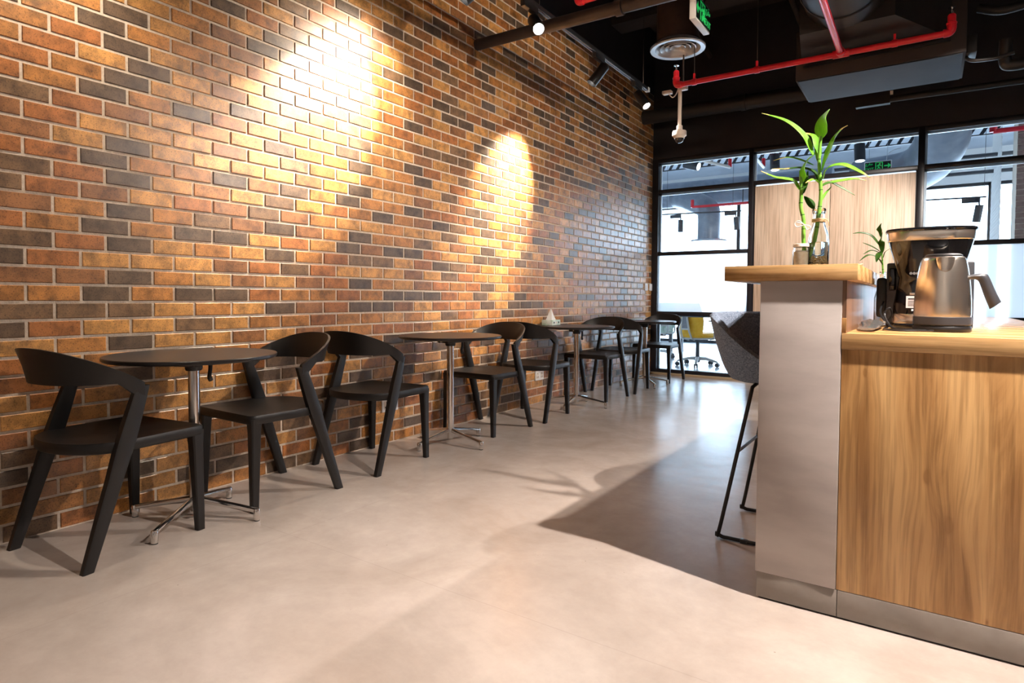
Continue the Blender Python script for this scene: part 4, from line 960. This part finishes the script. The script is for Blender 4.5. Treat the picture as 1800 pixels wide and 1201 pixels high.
for pts, w_, ya, yb, mt_, tip in (
        ([Z(398, 370), Z(335, 240), Z(210, 135), Z(35, 76)], .026, YPL, YPL - .06, 'leaf', .93),
        ([Z(455, 250), Z(462, 180), Z(480, 110), Z(515, 48)], .050, YPL, YPL - .03, 'leaf', None),
        ([Z(462, 480), Z(492, 385), Z(550, 255), Z(600, 190), Z(640, 163)], .030, YPL, YPL - .08, 'leaf', .78),
        ([Z(435, 420), Z(432, 330), Z(405, 245), Z(343, 215)], .024, YPL, YPL + .05, 'leaf', .9),
        ([Z(468, 540), Z(500, 465), Z(600, 440), Z(700, 475), Z(800, 530)], .021, YPL, YPL - .10, 'leaf', .92),
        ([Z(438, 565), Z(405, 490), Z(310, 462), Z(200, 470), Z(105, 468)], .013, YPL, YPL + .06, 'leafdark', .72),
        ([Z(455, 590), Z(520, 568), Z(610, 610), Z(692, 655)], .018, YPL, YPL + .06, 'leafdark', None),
        ([Z(452, 700), Z(480, 650), Z(530, 590)], .010, YPL, YPL + .03, 'stem', None),
        ([Z(440, 570), Z(400, 545), Z(345, 568)], .018, YPL, YPL - .05, 'leaf', .85),
        ([Z(400, 442), Z(310, 405), Z(220, 388), Z(118, 410)], .009, YPL + .02, YPL + .1, 'leaf', .75),
        ([Z(480, 575), Z(600, 552), Z(690, 540), Z(772, 552)], .020, YPL + .02, YPL + .08, 'leaf', .85)):
    leaf(pts, w_, pa, ya, yb, mt_, tip)
gb = empty('glass_bottle', (2.745, YPL, 1.115), label='clear glass bottle with twine round its neck, holding the tall bamboo', cat='bottle')
MB().lathe([(.001, .0), (.030, .0), (.033, .004), (.033, .09), (.030, .115), (.022, .14), (.0185, .155), (.018, .185), (.0215, .188), (.0215, .2), (.019, .203), (.0165, .2), (.0155, .187), (.0155, .156), (.019, .14), (.027, .114), (.0295, .09), (.0295, .008), (.001, .006)], n=40).build('glass', 'bottle', gb)
MB().lathe([(.001, .0075), (.0288, .0085), (.0288, .086), (.001, .086)], n=32).build('water', 'water', gb)
rg = random.Random(5); peb = MB()
for i in range(120):
    a = rg.random() * 6.28; rr = .025 * rg.random() ** .5; z = .012 + rg.random() * .028
    c = (rr * cos(a), rr * sin(a), z); s_ = rg.uniform(.0025, .0042)
    peb.lathe([(.0005, -s_ * .8), (s_ * .8, -s_ * .45), (s_, 0), (s_ * .8, s_ * .45), (.0005, s_ * .8)], c, 6)
tag(peb.build('gravel', 'pebble', gb), kind='stuff')
for z in (.158, .162, .166): MB().tube([(.0205 * cos(2 * pi * j / 24), .0205 * sin(2 * pi * j / 24), z) for j in range(24)], .0022, 8, closed=True).build('twine', 'twine', gb)
MB().tube(bez([(.018, -.014, .163), (.03, -.02, .158), (.034, -.018, .14)], 5), .0018, 6).build('twine_end', 'twine', gb)
pb = empty('bamboo_plant', (2.70, YPL - .02, 1.12), label='shorter lucky bamboo standing in the small white jar', cat='plant')
stemtube([Z(338, 1110), Z(330, 960), Z(330, 830), Z(312, 735), Z(315, 620), Z(312, 480)], (.007, .006), pb, YPL - .02)
for pts, w_, ya, yb, mt_, tip in (
        ([Z(325, 560), Z(335, 470), Z(362, 408), Z(408, 370)], .032, YPL - .02, YPL - .07, 'leaf', None),
        ([Z(302, 615), Z(262, 556), Z(200, 540), Z(130, 528), Z(28, 484)], .020, YPL - .02, YPL - .06, 'leaf', .93),
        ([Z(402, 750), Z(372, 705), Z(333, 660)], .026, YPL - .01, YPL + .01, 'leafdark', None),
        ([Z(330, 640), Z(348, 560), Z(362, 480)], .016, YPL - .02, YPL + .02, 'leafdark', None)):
    leaf(pts, w_, pb, ya, yb, mt_, tip)
gj = empty('glass_jar', (2.694, YPL - .02, 1.115), label='small glass jar of pale pebbles holding the shorter bamboo', cat='jar')
MB().lathe([(.001, 0), (.024, 0), (.0265, .004), (.0265, .058), (.024, .066), (.024, .07), (.0255, .071), (.0255, .082), (.0225, .082), (.0225, .066), (.0245, .057), (.0245, .006), (.001, .005)], n=36).build('glass', 'bottle', gj)
MB().lathe([(.001, .006), (.0235, .007), (.0235, .054), (.018, .058), (.001, .057)], n=28).build('pebble_fill', 'wax', gj)
MB().lathe([(.0256, .0715), (.0266, .0725), (.0266, .081), (.0256, .082)], n=32).build('rim_band', 'ribbon', gj)
rbn = empty('ribbon_bow', (2.694, YPL - .02, 1.25), label='white ribbon bow tied round the shorter bamboo stem', cat='ribbon')
q0 = on(*Z(330, 860), 1, YPL - .03) - rbn.location
for lp in ([Z(335, 862), Z(300, 835), Z(268, 852), Z(285, 878), Z(335, 864)], [Z(335, 862), Z(372, 870), Z(380, 885), Z(355, 895), Z(338, 866)], [Z(335, 862), Z(310, 850), Z(280, 845)]):
    MB().tube(bez([on(*p, 1, YPL - .035) - rbn.location for p in lp], 6), .0018, 6).build('loop', 'ribbon', rbn)
# low tray of wooden sticks on the bar top
wt = empty('stick_tray', (2.80, 2.62, 1.115), label='low woven tray with wooden sticks on the bar top behind the bottle', cat='tray')
MB().lathe([(.001, 0), (.055, 0), (.06, .006), (.062, .016), (.059, .016), (.056, .008), (.001, .005)], n=30).build('tray', 'twine', wt)
for i in range(7): MB().tube([(-.05 + i * .014, -.05, .012), (-.03 + i * .014, .05, .024)], .003, 6).build('stick', 'twine', wt)
# small dark plant behind
YS = 2.98
Z2 = lambda x, y: (1480 + x / 4.619, 360 + y / 4.619)
pv = empty('bud_vase', (on(*Z2(333, 540), 1, YS).x, YS, .901), label='slim clear vase behind the coffee machine', cat='vase')
MB().lathe([(.001, 0), (.026, 0), (.03, .005), (.03, .11), (.02, .15), (.011, .17), (.011, .215), (.013, .218), (.011, .22), (.009, .215), (.009, .17), (.018, .15), (.027, .108), (.027, .008), (.001, .006)], n=28).build('glass', 'bottle', pv)
pc = empty('small_plant', (pv.location.x, YS, 1.0), label='small dark-leaved plant in the vase left of the coffee machine', cat='plant')
stemtube([Z2(335, 560), Z2(330, 500), Z2(325, 400), Z2(318, 320)], (.004, .0025), pc, YS)
for pts, w_ in (([Z2(318, 345), Z2(240, 255), Z2(160, 230), Z2(88, 233)], .016), ([Z2(312, 260), Z2(302, 200), Z2(320, 150)], .020), ([Z2(326, 390), Z2(320, 300), Z2(330, 222)], .024), ([Z2(315, 385), Z2(250, 345), Z2(168, 308)], .014),
                ([Z2(318, 395), Z2(240, 372), Z2(172, 402)], .009), ([Z2(300, 425), Z2(215, 410), Z2(143, 456)], .010), ([Z2(322, 385), Z2(295, 415), Z2(278, 468)], .022), ([Z2(335, 430), Z2(350, 385), Z2(402, 350)], .004), ([Z2(330, 490), Z2(310, 455), Z2(290, 430)], .008)):
    leaf(pts, w_, pc, YS, YS - .05, 'leafdark')
